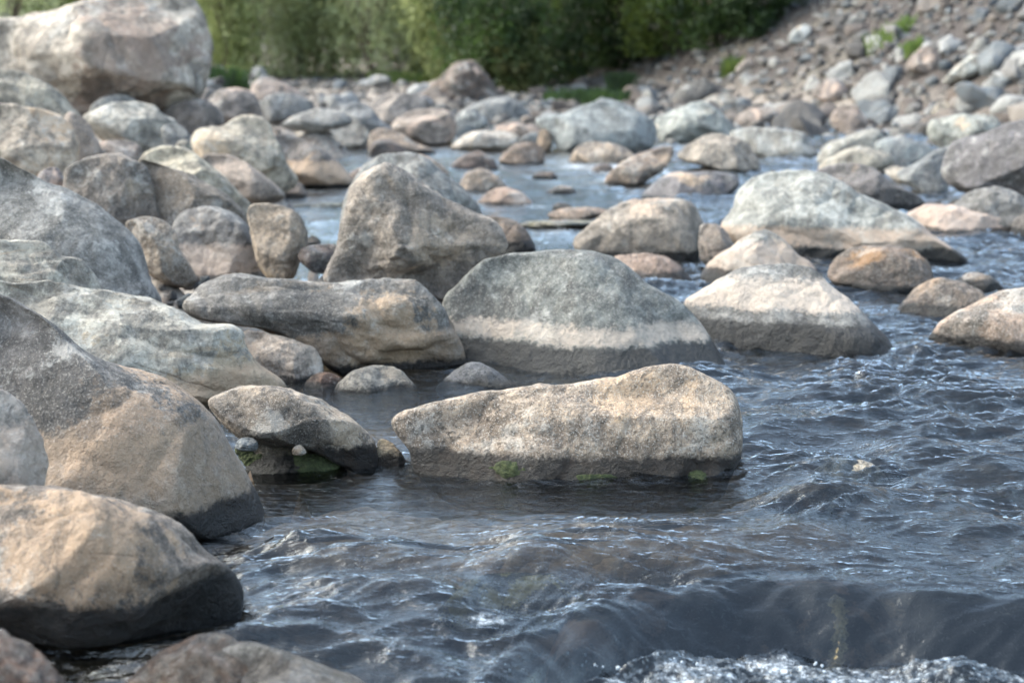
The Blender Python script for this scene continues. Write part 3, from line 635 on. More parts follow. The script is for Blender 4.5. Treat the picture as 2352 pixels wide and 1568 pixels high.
rock('boulder', 'wide smooth blue-grey boulder across the river, upstream', 'boulder',
 [(1228,275),(1290,262),(1330,245),(1390,230),(1432,238),(1482,265),(1505,286),(1506,322),(1480,350),(1400,362),(1300,352),(1272,325)],
 M('stone_widebluegrey','slate',A='#8f9596',B='#7a7f80',Patch='#9a8f84',PatchAmt=.1,Grain=.15,Crack=.0), at=(1400,352), sub=5, seed=118, rough=.6)
rock('boulder', 'pale greenish grey pyramid-shaped boulder upstream on the right', 'boulder',
 [(1503,280),(1560,250),(1612,234),(1652,255),(1682,290),(1694,315),(1640,340),(1530,340)], M('stone_pyramid','pale',A='#a3a7a3',B='#888b86',Grain=.15), D=24, sub=5, seed=119)
rock('boulder', 'tan grey humped boulder at the water before the pyramid-shaped one', 'boulder',
 [(1556,360),(1600,320),(1642,308),(1702,320),(1732,350),(1745,390),(1692,405),(1620,385)], M('stone_humped','tan',A='#a59a8d',B='#85796d',DarkTop=.05), at=(1700,398), sub=5, seed=120)
rock('slab', 'flat pale slab on the right shore behind the humped boulder', 'slab',
 [(1676,308),(1742,292),(1842,304),(1864,330),(1882,365),(1800,375),(1715,355)], M('stone_shoreslab','pale',A='#a4a6a4',B='#8c8880'), D=21, sub=4, seed=121)
rock('rock', 'pale dipping slab on the right shore among grey stones', 'slab',
 [(1876,366),(1900,330),(1942,314),(1992,297),(2022,300),(2030,322),(2010,348),(1950,358),(1890,378)], M('stone_dipping','pale',A='#a6a49d',B='#8a877f'), D=20, sub=4, seed=122)
rock('rock', 'cream low slab in front of the pale dipping one', 'slab',
 [(1880,380),(1930,350),(1982,337),(2042,355),(2050,378),(2000,400),(1905,405)], M('stone_creamlow','pale',A='#b1aa9c',B='#958d80'), D=18.5, sub=4, seed=123)
rock('rock', 'blue-grey flattened rock right of the cream low slab', 'rock',
 [(2010,332),(2060,315),(2112,328),(2148,347),(2135,378),(2080,400),(2040,385)], M('stone_bluegreyflat','slate',A='#898f90'), D=19.5, sub=4, seed=124)
rock('slab', 'white strip of flat stone on the right shore', 'slab',
 [(2032,392),(2060,382),(2112,398),(2134,412),(2120,430),(2060,418)], M('stone_whitestrip','pale',A='#bfb5a8',Grain=.1), D=17, sub=4, seed=125)
rock('rock', 'grey angular rock leaning on the big dark boulder at the right', 'rock',
 [(2060,402),(2102,375),(2150,345),(2186,340),(2180,402),(2175,455),(2140,470),(2115,445)], M('stone_angular','slate',A='#8d8e8d'), D=16.2, sub=4, seed=126)
rock('boulder', 'big dark mauve-grey boulder at the right frame edge, upstream', 'boulder',
 [(2163,402),(2174,350),(2192,325),(2232,310),(2292,295),(2352,276),(2450,266),(2520,340),(2500,450),(2352,456),(2262,446),(2200,434)],
 M('stone_bigmauve','dark',A='#757174',B='#5e5a5b',PatchAmt=.15,Grain=.2,Patch='#8b7c74'), D=15, sub=5, seed=127, fac=6, dmin=.62)
rock('boulder', 'pale rounded oblong boulder above the big dark one on the right', 'boulder',
 [(2130,302),(2140,276),(2190,265),(2252,262),(2288,270),(2295,300),(2232,328),(2170,340),(2142,328)], M('stone_oblong','pale',A='#a9aba4',B='#90908a',Grain=.15), D=20, sub=5, seed=128)
rock('boulder', 'dark ridge of rock with a tan stripe ending at the water, right of centre', 'boulder',
 [(1864,405),(1900,381),(1960,375),(2002,385),(2052,420),(2102,445),(2124,466),(2106,486),(2040,488),(1980,478),(1920,440)], M('stone_ridge','dark',A='#716b6b',B='#57514f',Patch='#9c8670',PatchAmt=.45,DarkTop=.08), at=(2060,484), sub=5, seed=129)
rock('boulder', 'grey domed boulder resting at the right water edge', 'boulder',
 [(2190,480),(2205,458),(2240,435),(2290,428),(2332,440),(2368,465),(2380,500),(2370,530),(2250,530)], M('stone_rightdome','slate',A='#898785',B='#706e6c'), D=13.4, sub=5, seed=130)
rock('slab', 'pink banded flat rock lining the right water edge', 'slab',
 [(2072,500),(2130,470),(2200,474),(2290,494),(2330,515),(2332,540)], M('stone_rightflat','pink',A='#999390',B='#7d7672',Band='#bba698',BandLo=.02,BandHi=.3,BandAmt=.8,DarkTop=.03), at=(2220,547), ext=30, sub=5, seed=131)
rock('rock', 'dark rock cut by the right frame edge at the waterline', 'rock',
 [(2318,540),(2330,505),(2365,490),(2420,500),(2430,545)], M('stone_rightcut','dark',A='#6c6461',DarkTop=.05), at=(2360,550), ext=25, sub=4, seed=132)
rock('rock', 'grey flat rock on the far side of the upper pool', 'rock',
 [(1058,262),(1100,236),(1170,222),(1207,250),(1218,284),(1120,298)], M('stone_farflat','slate',A='#878785'), D=31, sub=4, seed=133)
rock('rock', 'greyish white rock behind the flat-topped pinkish boulder', 'rock',
 [(958,216),(975,195),(1010,184),(1048,198),(1050,226),(1000,235)], M('stone_farwhite','pale',A='#a59c94'), D=40, sub=4, seed=134)
rock('rock', 'long low pinkish stone behind the flat whitish slab', 'rock',
 [(1135,302),(1150,286),(1190,284),(1240,292),(1262,300),(1240,320),(1160,315)], M('stone_longlow','pink',A='#a89689'), D=25, sub=4, seed=135)
rock('stone', 'orange-tan upright stone at the left end of the wide blue-grey boulder', 'stone',
 [(1234,345),(1238,306),(1252,297),(1264,308),(1266,342),(1250,352)], M('stone_upright','ochre',A='#ad947e'), D=22, sub=4, seed=136)
rock('rock', 'slate triangle of rock behind the rounded brown mid-river rock', 'rock',
 [(1185,328),(1205,312),(1232,304),(1240,325),(1225,336)], M('stone_triangle','slate',A='#6f777a'), D=23, sub=4, seed=137)
rock('rock', 'pale grey rock with a brown foot between pool and far bar', 'rock',
 [(1040,290),(1055,262),(1085,250),(1120,280),(1105,300),(1050,318)], M('stone_brownfoot','slate',A='#949795'), D=26, sub=4, seed=138)
# --- stones on the slope that stand out
def on_slope(label, cat, pts, mat, name='rock', **kw):
    p = np.array(pts, float); j = p[:, 1].argmax(); h_ = hit(p[:, 0].mean(), p[j, 1] - 4)
    return rock(name, label, cat, pts, mat, D=float(np.linalg.norm(h_ - CAM)) + .05, sub=4, **kw)
on_slope('whitish oval boulder tilted on the brown scree, upper right', 'boulder', [(2163,192),(2198,152),(2240,124),(2263,138),(2258,164),(2212,186)], M('stone_oval','pale',A='#b5b9b6'), name='boulder', seed=140)
on_slope('small bright white stone high on the scree slope', 'stone', [(1810,96),(1824,68),(1855,57),(1862,78),(1840,100)], M('stone_bright','pale',A='#a9acab',B='#999c9b'), name='stone', seed=141)
on_slope('blackish boulder at the foot of the scree under the dark trees', 'boulder', [(1546,240),(1560,204),(1600,184),(1638,190),(1650,215),(1600,246)], M('stone_blackish','dark',A='#55524f',B='#403d3b'), name='boulder', seed=142)
on_slope('mauve-grey rounded boulder low on the scree slope', 'boulder', [(1866,214),(1888,188),(1926,184),(1952,215),(1942,238),(1890,232)], M('stone_mauvegrey','pink',A='#8e8785'), name='boulder', seed=143)
on_slope('pointed grey-brown boulder on the scree left of the whitish oval one', 'boulder', [(2082,155),(2110,114),(2142,108),(2166,148),(2142,172)], M('stone_pointed','pink',A='#857b75'), name='boulder', seed=144)
on_slope('tan round stone at the left edge of the scree', 'stone', [(1690,165),(1700,145),(1722,133),(1732,150),(1722,170)], M('stone_tanround','tan'), name='stone', seed=145)
on_slope('brown angular boulder below the whitish oval one', 'boulder', [(2172,222),(2198,195),(2230,198),(2240,230),(2195,244)], M('stone_brownangular','brown'), name='boulder', seed=146)
on_slope('pinkish ridged boulder at the bottom of the scree', 'boulder', [(1906,280),(1930,246),(1968,248),(1992,290),(1950,316)], M('stone_pinkridged','pink'), name='boulder', seed=147)
on_slope('blue-grey pointed rock beside the pinkish ridged boulder', 'rock', [(1985,292),(2010,264),(2050,243),(2064,260),(2040,286)], M('stone_bluepointed','slate'), seed=148)
on_slope('small cream boulder above the pale oblong one', 'boulder', [(2138,260),(2154,236),(2176,234),(2184,252),(2160,266)], M('stone_creamsmall','pale'), seed=149, name='boulder')
on_slope('brownish grey boulder behind the pyramid-shaped one', 'boulder', [(1690,285),(1710,255),(1760,245),(1800,262),(1802,288),(1740,300)], M('stone_behindpyramid','pink',A='#88807a'), seed=150, name='boulder')
on_slope('light grey boulder just right of the pyramid peak', 'boulder', [(1612,240),(1640,218),(1680,216),(1690,240),(1660,262)], M('stone_rightpeak','pale',A='#a0a09c'), seed=151, name='boulder')
# --- submerged and half-sunk rocks in the near water
rock('rock', 'sunken rock with a yellowish crust showing through the water, lower centre', 'rock',
 [(1010,1400),(1060,1345),(1110,1322),(1180,1312),(1260,1318),(1320,1345),(1370,1400)], M('stone_crusted','wet',A='#4a463e',B='#2c2b29',Patch='#a39868',PatchAmt=.62,DarkTop=-.5,Scale=3), at=(1200,1345), zb=-.02, ext=60, sub=5, dep=.6, seed=160)
rock('rock', 'shallow tan rock washed over by the current right of the sandy boulder', 'rock',
 [(1865,1085),(1900,1062),(1955,1052),(2010,1068),(2040,1098)], M('stone_washed','tan',A='#a09480',B='#736a5c',DarkTop=-.3,Rough=.3), at=(1950,1098), ext=40, sub=5, seed=161)
rock('rock', 'dark wet rock tip beside the shallow tan one', 'rock',
 [(2008,1082),(2030,1068),(2060,1066),(2088,1088)], M('stone_wettip','wet'), at=(2050,1092), ext=30, sub=4, seed=162)
rock('rock', 'brown sunken hump off the right end of the sandy boulder', 'rock',
 [(1720,1120),(1790,1088),(1860,1078),(1930,1100),(1980,1130)], M('stone_hump','brown',A='#7b6452',B='#54453a',DarkTop=-.3,Rough=.3), at=(1850,1120), zb=-.015, ext=50, sub=5, seed=163)
rock('boulder', 'brown wet boulder awash at the bottom edge, left of centre', 'boulder',
 [(270,1600),(330,1532),(400,1478),(470,1452),(530,1462),(570,1500),(600,1560),(600,1640),(420,1700),(280,1680)], M('stone_awash','wet',A='#5d4738',B='#3a2d25',Patch='#7f6a55',PatchAmt=.4,Rough=.2,DarkTop=-.5,Scale=2.5), D=3.75, sub=5, seed=164)
rock('boulder', 'grey boulder under a thin sheet of sliding water at the bottom edge', 'boulder',
 [(470,1570),(500,1500),(560,1475),(640,1490),(720,1520),(820,1560),(900,1610),(860,1700),(600,1720),(470,1660)], M('stone_sheet','slate',A='#77726e',B='#4c4743',Rough=.12,Pale=.3,DarkTop=-.5,Scale=2.5), D=3.72, sub=5, seed=165)

# moss on the slab in the hollow
mm = newmat('moss'); b = NB(mm.node_tree); tc = b.n('ShaderNodeTexCoord')
nn = b.noise(tc.outputs['Object'], 60, 5, .7)
cc_ = b.mix(b.ramp(nn, .3, .7), lin('#2a2f17'), lin('#474e2a'))
bmp = b.n('ShaderNodeBump', {'Height': nn, 'Distance': .02})
pp = b.n('ShaderNodeBsdfPrincipled', {'Base Color': cc_, 'Roughness': .9, 'Normal': bmp.outputs[0]}); oo = b.n('ShaderNodeOutputMaterial'); b.t.links.new(pp.outputs[0], oo.inputs[0])
def moss(par, px, py, rad, seed, zmax=.09):
    """thin film of moss over part of a rock's own surface"""
    me = par.data; n = len(me.vertices); co = np.zeros(n * 3, np.float32); me.vertices.foreach_get('co', co); co = co.reshape(-1, 3)
    no = np.zeros(n * 3, np.float32); me.vertices.foreach_get('normal', no); no = no.reshape(-1, 3)
    wco = co + np.array(par.location); sx_, sy_ = proj(wco - CAM)
    f = np.zeros(len(me.polygons) * 3, np.int32); me.polygons.foreach_get('vertices', f); f = f.reshape(-1, 3)
    facing = ((CAM - wco) * no).sum(1) > 0
    w_ = 1 - np.hypot((sx_ - px) / rad, (sy_ - py) / (rad * .55)) + .45 * noise3(wco * 22 + seed) + .25 * noise3(wco * 60 + seed)
    w_ = np.where(facing & (wco[:, 2] < zmax), w_, -1)
    keep = (w_[f] > 0).any(axis=1); ff = f[keep]
    if len(ff) == 0: return
    u_, inv = np.unique(ff, return_inverse=True)
    off = np.clip(w_[u_], -.3, .5) * .016 + .004 * noise3(wco[u_] * 90) * (w_[u_] > .1)
    return link('moss', mesh_from('moss', co[u_] + no[u_] * off[:, None], inv.reshape(-1, 3)), mm, par)
moss(slab, 738, 1068, 58, 3); moss(slab, 562, 1046, 34, 5); moss(sandy, 1605, 1098, 30, 7, .07); moss(sandy, 1162, 1076, 36, 8, .07); moss(sandy, 1370, 1102, 40, 9, .03)

# ================================================================== terrain
xs_n = 420
def fan(y0, y1, ny, nx, wf, pw=1.0):
    t = np.linspace(0, 1, ny); ys = y0 * (y1 / y0) ** t
    s = np.linspace(-1, 1, nx)
    Y = np.repeat(ys[:, None], nx, 1); X = s[None, :] * wf(ys)[:, None]
    return X, Y
def gridfaces(ny, nx):
    i = np.arange(ny * nx).reshape(ny, nx)
    return np.stack([i[:-1, :-1].ravel(), i[:-1, 1:].ravel(), i[1:, 1:].ravel(), i[1:, :-1].ravel()], 1)
RK = np.array([(r[0], r[1], r[3], r[4], r[5]) for r in ROCKS])
def ground(x, y):
    z = terrain(x, y)
    for (rx, ry, rz, rr, inw) in RK:
        if inw: continue
        if ry > 23 and rx > 4: continue
        d2 = ((x - rx) ** 2 + (y - ry) ** 2) / (rr * 1.15) ** 2
        m = d2 < 6
        if m.any():
            wgt = np.exp(-d2[m] * 1.2); z[m] = z[m] * (1 - wgt) + rz * wgt
    return z
ys = np.concatenate([np.linspace(-8, 2.4, 14)[:-1], 2.4 * (160 / 2.4) ** np.linspace(0, 1, 420)])
s = np.linspace(-1, 1, 361); s = np.sign(s) * np.abs(s) ** 1.15
W_ = 6 + .62 * np.maximum(ys, 0)
Y = np.repeat(ys[:, None], 361, 1); X = s[None, :] * W_[:, None]
Z = ground(X, Y)
nearw = (Z < .1) & (Y < 14)
Z = Z + .018 * noise2(X * 9, Y * 9) + .01 * noise2(X * 21, Y * 21)
gm = newmat('ground_mat'); b = NB(gm.node_tree); geo = b.n('ShaderNodeNewGeometry'); P_ = geo.outputs['Position']
sx = b.n('ShaderNodeSeparateXYZ', {0: P_})
n1 = b.noise(P_, 2.2, 7, .65); n2 = b.noise(P_, 9, 6, .7)
vor = b.n('ShaderNodeTexVoronoi', {'Vector': P_, 'Scale': 16.0}); vor2 = b.n('ShaderNodeTexVoronoi', {'Vector': P_, 'Scale': 5.0})
gcol = b.mix(b.ramp(n1, .35, .65), lin('#6b5d51'), lin('#8a7b6e'))
vr = b.n('ShaderNodeSeparateColor', {0: vor.outputs['Color']})
gcol = b.mix(b.math('MULTIPLY', vr.outputs[0], .6), gcol, lin('#9c968e'))
gcol = b.mix(b.ramp(n2, .5, .65), gcol, lin('#5a4d44'))
# brown soil of the slope (mask by place)
u1 = b.math('ADD', b.math('MULTIPLY', b.math('SUBTRACT', sx.outputs['X'], 8.1), .96), b.math('MULTIPLY', b.math('SUBTRACT', sx.outputs['Y'], 25.), .284))
sm = b.ramp(b.math('ADD', u1, b.math('MULTIPLY', n1, 1.5)), .6, 2.2)
soil = b.mix(b.ramp(n2, .35, .65), lin('#2f2723'), lin('#40362f'))
soil = b.mix(b.ramp(b.noise(P_, .35, 3), .52, .66), soil, lin('#5c5449'))
gcol = b.mix(sm, gcol, soil)
# under water: dark river bed with brown and tan cobbles
bed = b.mix(b.ramp(n2, .40, .65), lin('#1a1512'), lin('#433325'))
vr2 = b.n('ShaderNodeSeparateColor', {0: vor2.outputs['Color']})
bed = b.mix(b.math('MULTIPLY', b.ramp(b.noise(P_, 5.5, 5, .65, .4), .55, .68), .45), bed, lin('#6e5b45'))
bed = b.mix(b.math('MULTIPLY', b.ramp(sx.outputs['Z'], -.20, -.10), .75), bed, b.mix(b.ramp(n2, .4, .6), lin('#8a6c52'), lin('#a98a6a')))  # brown shallows, lightened because less water lies over them
deep = b.ramp(sx.outputs['Z'], -.25, -.42)  # light lost in deeper water, painted into the bed colour as a darkening
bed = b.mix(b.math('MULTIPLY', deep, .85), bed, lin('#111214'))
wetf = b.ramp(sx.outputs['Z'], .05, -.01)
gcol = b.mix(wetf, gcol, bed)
vh = b.math('MULTIPLY', vor.outputs['Distance'], -.03)
hh_ = b.math('ADD', vh, b.math('MULTIPLY', n2, .03))
bmp = b.n('ShaderNodeBump', {'Height': hh_, 'Distance': 1.0})
pp = b.n('ShaderNodeBsdfPrincipled', {'Base Color': gcol, 'Roughness': .9, 'Normal': bmp.outputs[0]}); oo = b.n('ShaderNodeOutputMaterial'); b.t.links.new(pp.outputs[0], oo.inputs[0])
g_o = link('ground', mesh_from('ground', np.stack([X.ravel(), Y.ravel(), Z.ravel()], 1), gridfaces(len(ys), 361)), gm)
tag(g_o, 'stony river bed and banks rising to a brown scree slope', 'ground', kind='structure')

# ================================================================== water
EDGE = [(1080,1600),(1160,1530),(1230,1480),(1330,1440),(1450,1402),(1580,1372),(1700,1354),(1820,1350),(1940,1366),(2030,1368),(2090,1374),(2130,1378),(2180,1382),(2240,1386),(2352,1390),(2500,1400)]
ep = gpt([e[0] for e in EDGE], [e[1] for e in EDGE]); ex, ey = ep[:, 0], ep[:, 1]
_xx = np.linspace(ex[0] - .3, ex[-1] + .3, 400); _ee = np.interp(_xx, ex, ey)
_k = np.exp(-np.linspace(-2.2, 2.2, 25) ** 2); _k /= _k.sum(); _ee = np.convolve(np.pad(_ee, 12, mode='edge'), _k, 'valid'); ex0, ey0 = ex, ey; ex, ey = _xx, _ee
def fall(X, Y):
    """water level: drops over the sunken dark boulders at the bottom right; a lower pool below them"""
    e = np.interp(X, ex, ey); d = e - Y
    on = sstep(ex0[0] - .05, ex0[2] + .12, X)
    drop = (-.15 * np.clip((d + .06) / .21, 0, 1) ** 1.5 * (1 - .0 * d)) * on
    drop = drop - .10 * sstep(3.75, 3.3, Y) * (1 - on)
    c = gpt(915, 1035)
    drop = drop + .035 * sstep(c[1] - .05, c[1] + .09, Y) * sstep(.1, -.3, X) * sstep(8.8, 7.8, Y)
    drop = drop + .06 * sstep(12.3, 13.3, Y)
    return drop
def blob(X, Y, px, py, wx, wf, wb, A, ang=0.0):
    c = gpt(px, py); dx = X - c[0]; dy = Y - c[1]
    ca, sa = math.cos(ang), math.sin(ang); u = dx * ca + dy * sa; v = -dx * sa + dy * ca
    return A * np.exp(-(u / wx) ** 2) * np.where(v < 0, np.exp(-(v / wf) ** 2), np.exp(-(v / wb) ** 2))
BUMPS = [(1230,1325,.22,.07,.20,.035,0),(1200,1400,.16,.06,.1,-.035,0),(900,1310,.20,.06,.16,.035,-.2),(880,1390,.25,.08,.15,.03,.2),(1050,1400,.16,.07,.14,.03,.3),
 (1900,925,.22,.10,.16,.04,0),(1790,1000,.45,.14,.2,.03,.2),(1810,1180,.16,.06,.12,.035,-.2),(1650,1290,.45,.1,.25,.03,.1),(2100,1050,.2,.08,.15,.03,0),(2000,1180,.25,.1,.12,.025,.2),
 (2200,1240,.2,.1,.16,.03,0),(1500,1420,.12,.1,.3,.02,.9),(700,1290,.15,.06,.12,.025,-.5),(780,1240,.12,.05,.1,.02,-.3),(640,1480,.22,.08,.2,.035,.3),(2250,930,.3,.12,.2,.03,0),(1800,1260,.3,.08,.16,.02,.1),
 (2280,1090,.2,.08,.15,.03,-.2),(1450,1300,.3,.08,.15,.015,0),(1700,1450,.3,.1,.1,.02,0),(2210,1460,.12,.1,.1,.03,0),(1330,1480,.2,.08,.1,.03,0)]
CALM = [(1320,1150,.75,.22),(760,1150,.30,.14),(860,940,.5,.45),(650,460,2.2,2.2),(1300,500,.8,1.0)]
def waves(X, Y):
    A = .25 + .75 * sstep(-.9, .5, X - .12 * (Y - 5)) 
    A = np.where(Y < 4.9, np.maximum(A, .8), A)
    calm = 0
    for px, py, wx, wy in CALM:
        c = gpt(px, py); calm = np.maximum(calm, np.exp(-((X - c[0]) / wx) ** 4 - ((Y - c[1]) / wy) ** 4))
    A = A * (1 - .88 * calm) + 0 * X
    # flow warped coordinates
    wx_ = noise2(X * .9 + 3, Y * .9); wy_ = 1.6 * noise2(X * .8 + 40, Y * .8 + 7)
    U = X + .18 * wx_ + .35 * (Y - 5) * .25; V = Y + .14 * wy_ - .10 * X
    z = .034 * noise2(U * 1.6, V * 2.4)
    z = z + .025 * (1 - 2.1 * np.abs(noise2(U * 2.0 + 9, V * 4.8 + 2))) 
    U2 = U + .035 * noise2(U * 6, V * 6); V2 = V + .03 * noise2(U * 6 + 20, V * 6)
    z = z + .0190 * (1 - 2.2 * np.abs(noise2(U2 * 2.7 + 30, V2 * 11)))
    mod = .2 + 1.2 * sstep(-.3, .45, noise2(U * 1.3 + 11, V * 1.7 + 5))
    z2 = .0100 * (1 - 2.0 * np.abs(noise2(U2 * 5.5 + 60, V2 * 21))) + .0036 * noise2(U2 * 18, V2 * 46)
    lod = sstep(22, 9, Y)
    z = z * A * (.6 + .4 * mod) + z2 * A * mod * lod + .0015 * noise2(U2 * 26 + 5, V2 * 34) * lod
    fr_ = sstep(10.5, 14, Y) * sstep(-4, -.5, X)
    z = z + fr_ * (.02 * (1 - 2 * np.abs(noise2(X * 1.3, Y * 1.1))) + .012 * noise2(X * 3.5, Y * 2.5))
    for q in BUMPS: z = z + 1.6 * blob(X, Y, *q[:6], q[6])
    ee = np.interp(X, ex, ey) - Y
    near_e = sstep(-.75, -.12, ee) * sstep(.12, .0, ee) * sstep(ex0[0] - .1, ex0[2], X)
    z = z * (1 - .45 * near_e) + near_e * (.0042 * noise2(X * 3.2 + 2.5 * ee, ee * 30 + .6 * noise2(X * 3, Y * 5)) + .0016 * noise2(X * 6, ee * 70))
    # smoother glassy sheet and stream-wise ribs on the fall
    e = np.interp(X, ex, ey); d = e - Y; on = sstep(ex0[0], ex0[2], X)
    face = sstep(-.12, .0, d) * sstep(.20, .14, d) * on
    z = z * (1 - .8 * face) + face * (.016 * noise2(X * 4.5 + 2 * d, d * 5) + .0045 * (1 - 2 * np.abs(noise2(X * 9 + 8 * d, d * 12 + X * 2))))
    foam = sstep(.11, .18, d) * on
    z = z + foam * (.014 * np.abs(noise2(X * 9, Y * 9)) + .007 * np.abs(noise2(X * 20, Y * 20)) + .002 * np.abs(noise2(X * 40, Y * 40)))
    return z
def spill(X, Y):     # little step of water between the arched and the sandy boulder, and the cascade behind
    z = 0 * X
    c = gpt(905, 1010); z = z + .07 * sstep(c[1] - .12, c[1] + .14, Y) * sstep(9.2, 8.4, Y) * sstep(-.05, -.25, X) * sstep(-1.6, -1.0, X)
    return z
ny, nx = 1500, 980
X, Y = fan(2.7, 46, ny, nx, lambda y: .8 + .40 * y)
X[0] = X[0] * 2.0; Y[0] = .3; X[1] = X[1] * 1.0
Zw = fall(X, Y) + waves(X, Y) + 0
wm = newmat('water_mat'); b = NB(wm.node_tree); geo = b.n('ShaderNodeNewGeometry'); P_ = geo.outputs['Position']
at_ = b.n('ShaderNodeAttribute', attribute_name='foam'); fo = at_.outputs['Fac']
mpw = b.n('ShaderNodeMapping', {'Vector': P_, 'Scale': (.42, 1.5, 1), 'Rotation': (0, 0, .15)})
r1 = b.noise(mpw.outputs[0], 34, 3, .6, .6); r2 = b.noise(mpw.outputs[0], 90, 2, .5, .4)
rr1 = b.math('ABSOLUTE', b.math('SUBTRACT', r1, .5))
hh_ = b.math('ADD', b.math('MULTIPLY', rr1, -.009), b.math('MULTIPLY', r1, .0038))
sm_ = b.n('ShaderNodeAttribute', attribute_name='sheet').outputs['Fac']
hh_ = b.math('MULTIPLY', hh_, b.math('SUBTRACT', 1.0, b.math('MULTIPLY', sm_, .7)))
bmp = b.n('ShaderNodeBump', {'Height': hh_, 'Distance': 1.0, 'Strength': 1.0})
fr = b.n('ShaderNodeFresnel', {'IOR': 1.5, 'Normal': bmp.outputs[0]})
gl = b.n('ShaderNodeBsdfAnisotropic', {'Color': (.97, .99, 1, 1), 'Roughness': .035, 'Normal': bmp.outputs[0]})
tr = b.n('ShaderNodeBsdfTransparent', {'Color': (.60, .64, .65, 1)})
sh = b.n('ShaderNodeMixShader', {0: fr.outputs[0], 1: tr.outputs[0], 2: gl.outputs[0]})
fn = b.noise(P_, 55, 5, .75); fn2 = b.noise(P_, 8, 4, .7)
ff = b.ramp(b.math('ADD', fo, b.math('MULTIPLY', b.math('SUBTRACT', b.math('ADD', b.math('MULTIPLY', fn, .6), b.math('MULTIPLY', fn2, .4)), .5), 1.6)), .46, .95)
fd = b.n('ShaderNodeBsdfPrincipled', {'Base Color': (.80, .84, .87, 1), 'Roughness': .35})
sh2 = b.n('ShaderNodeMixShader', {0: b.math('MULTIPLY', ff, .8), 1: sh.outputs[0], 2: fd.outputs[0]})
oo = b.n('ShaderNodeOutputMaterial'); b.t.links.new(sh2.outputs[0], oo.inputs[0])
wme = mesh_from('water', np.stack([X.ravel(), Y.ravel(), Zw.ravel()], 1), gridfaces(ny, nx))
_e = np.interp(X, ex, ey); _d = _e - Y; _sh = sstep(-.14, -.02, _d) * sstep(.22, .15, _d) * sstep(ex0[0], ex0[2], X)
at = wme.attributes.new('sheet', 'FLOAT', 'POINT'); at.data.foreach_set('value', _sh.ravel().astype(np.float32))
# white water, by place in the river
fo_ = 0 * X
def fo_add(px, py, wx, wy, a):
    global fo_
    c = gpt(px, py); fo_ = np.maximum(fo_, a * np.exp(-((X - c[0]) / wx) ** 2 - ((Y - c[1]) / wy) ** 2))
for q in [(1330,1520,.10,.06,.6),(1230,1545,.14,.05,.55),(1270,540,.35,.5,.55),(720,492,.8,.25,.58),(725,455,.8,.4,.5),(925,1040,.10,.08,.42),(1300,512,.6,.2,.5),(1440,405,1.0,2.2,.66),(1340,395,1.0,2.0,.6),(1400,430,1.3,1.2,.52),(1300,440,1.3,1.4,.48),(1230,400,.8,1.6,.46),(1620,470,.5,.8,.46),(1200,490,1.2,.25,.56),(1350,495,.6,.2,.5),(1020,390,.5,1.2,.45),(1650,385,.8,1.2,.5),(2120,735,.35,.35,.4),(2060,715,.3,.3,.45),(1290,530,.25,.5,.35),(1608,600,.08,.4,.5),(900,1500,.16,.07,.5),(1130,1440,.12,.05,.5),(870,1310,.06,.03,.45),(2130,1110,.12,.05,.38),(2180,1155,.08,.04,.42),(1000,1440,.10,.05,.35),(2180,990,.2,.1,.3)]: fo_add(*q)
e = np.interp(X, ex, ey); dd = e - Y; on = sstep(ex0[0], ex0[2], X)
dd = dd + .05 * noise2(X * 7, Y * 7) + .03 * noise2(X * 18, Y * 18)
fo_ = np.maximum(fo_, .54 * sstep(.15, .22, dd) * sstep(.7, .4, dd) * on)
at = wme.attributes.new('foam', 'FLOAT', 'POINT'); at.data.foreach_set('value', fo_.ravel().astype(np.float32))
w_o = tag(link('water', wme, wm), 'clear fast river with blue-grey ripples and patches of white water', 'river', kind='structure')

# the dark sunken boulders that the water slides over
def sunken(name, label, x0, x1, depth_y, mat, lift):
    nx_, ny_ = 200, 120
    sx_ = np.linspace(0, 1, nx_); sy_ = np.linspace(0, 1, ny_)
    Xg = x0 + (x1 - x0) * sx_[None, :] + 0 * sy_[:, None]
    e = np.interp(Xg, ex, ey); Yg = e + .35 - (.35 + depth_y) * sy_[:, None]
    u = 2 * sx_[None, :] - 1; v = 2 * sy_[:, None] - 1
    rimf = np.clip(1 - np.abs(u) ** 10, 0, 1) ** .5 * np.clip(1 - np.abs(v) ** 6, 0, 1) ** .5
    top = fall(Xg, Yg) - lift + .010 * noise2(Xg * 9, Yg * 9) + .006 * noise2(Xg * 22, Yg * 22)
    Zg = top * rimf + (-.62) * (1 - rimf)
    vt = np.stack([Xg.ravel(), Yg.ravel(), Zg.ravel()], 1); vb = vt.copy(); vb[:, 2] = -.63
    f = gridfaces(ny_, nx_)[:, ::-1]; n = len(vt)
    idx = np.arange(n).reshape(ny_, nx_); ring = np.concatenate([idx[0, :-1], idx[:-1, -1], idx[-1, :0:-1], idx[:0:-1, 0]])
    r2 = np.roll(ring, -1); side = np.stack([ring, r2, r2 + n, ring + n], 1)
    org = np.array([vt[:, 0].mean(), vt[:, 1].mean(), -.63])
    o = link(name, mesh_from(name, np.concatenate([vt, vb]) - org, np.concatenate([f, f[:, ::-1] + n, side])), mat, None, org)
    return tag(o, label, 'boulder')
m34 = M('stone_sunken','wet',A='#453a34',B='#0a0909',Patch='#7d6453',PatchAmt=.55,Grain=.12,Rough=.95,DarkTop=-1,Scale=2.5)
sb = sunken('boulder', 'black sunken boulder with a yellow vein under sliding water, bottom right', float(ex0[2]) - .02, float(ex0[10]) + .05, .26, m34, .018)
sunken('boulder', 'dark rounded sunken boulder in the bottom right corner of the river', float(ex0[10]) + .02, float(ex0[15]) + .1, .26, M('stone_sunken_corner','wet',Grain=.1,A='#2a2726',B='#0e0e0e',Rough=.95,DarkTop=-1,Scale=2.5), .02)
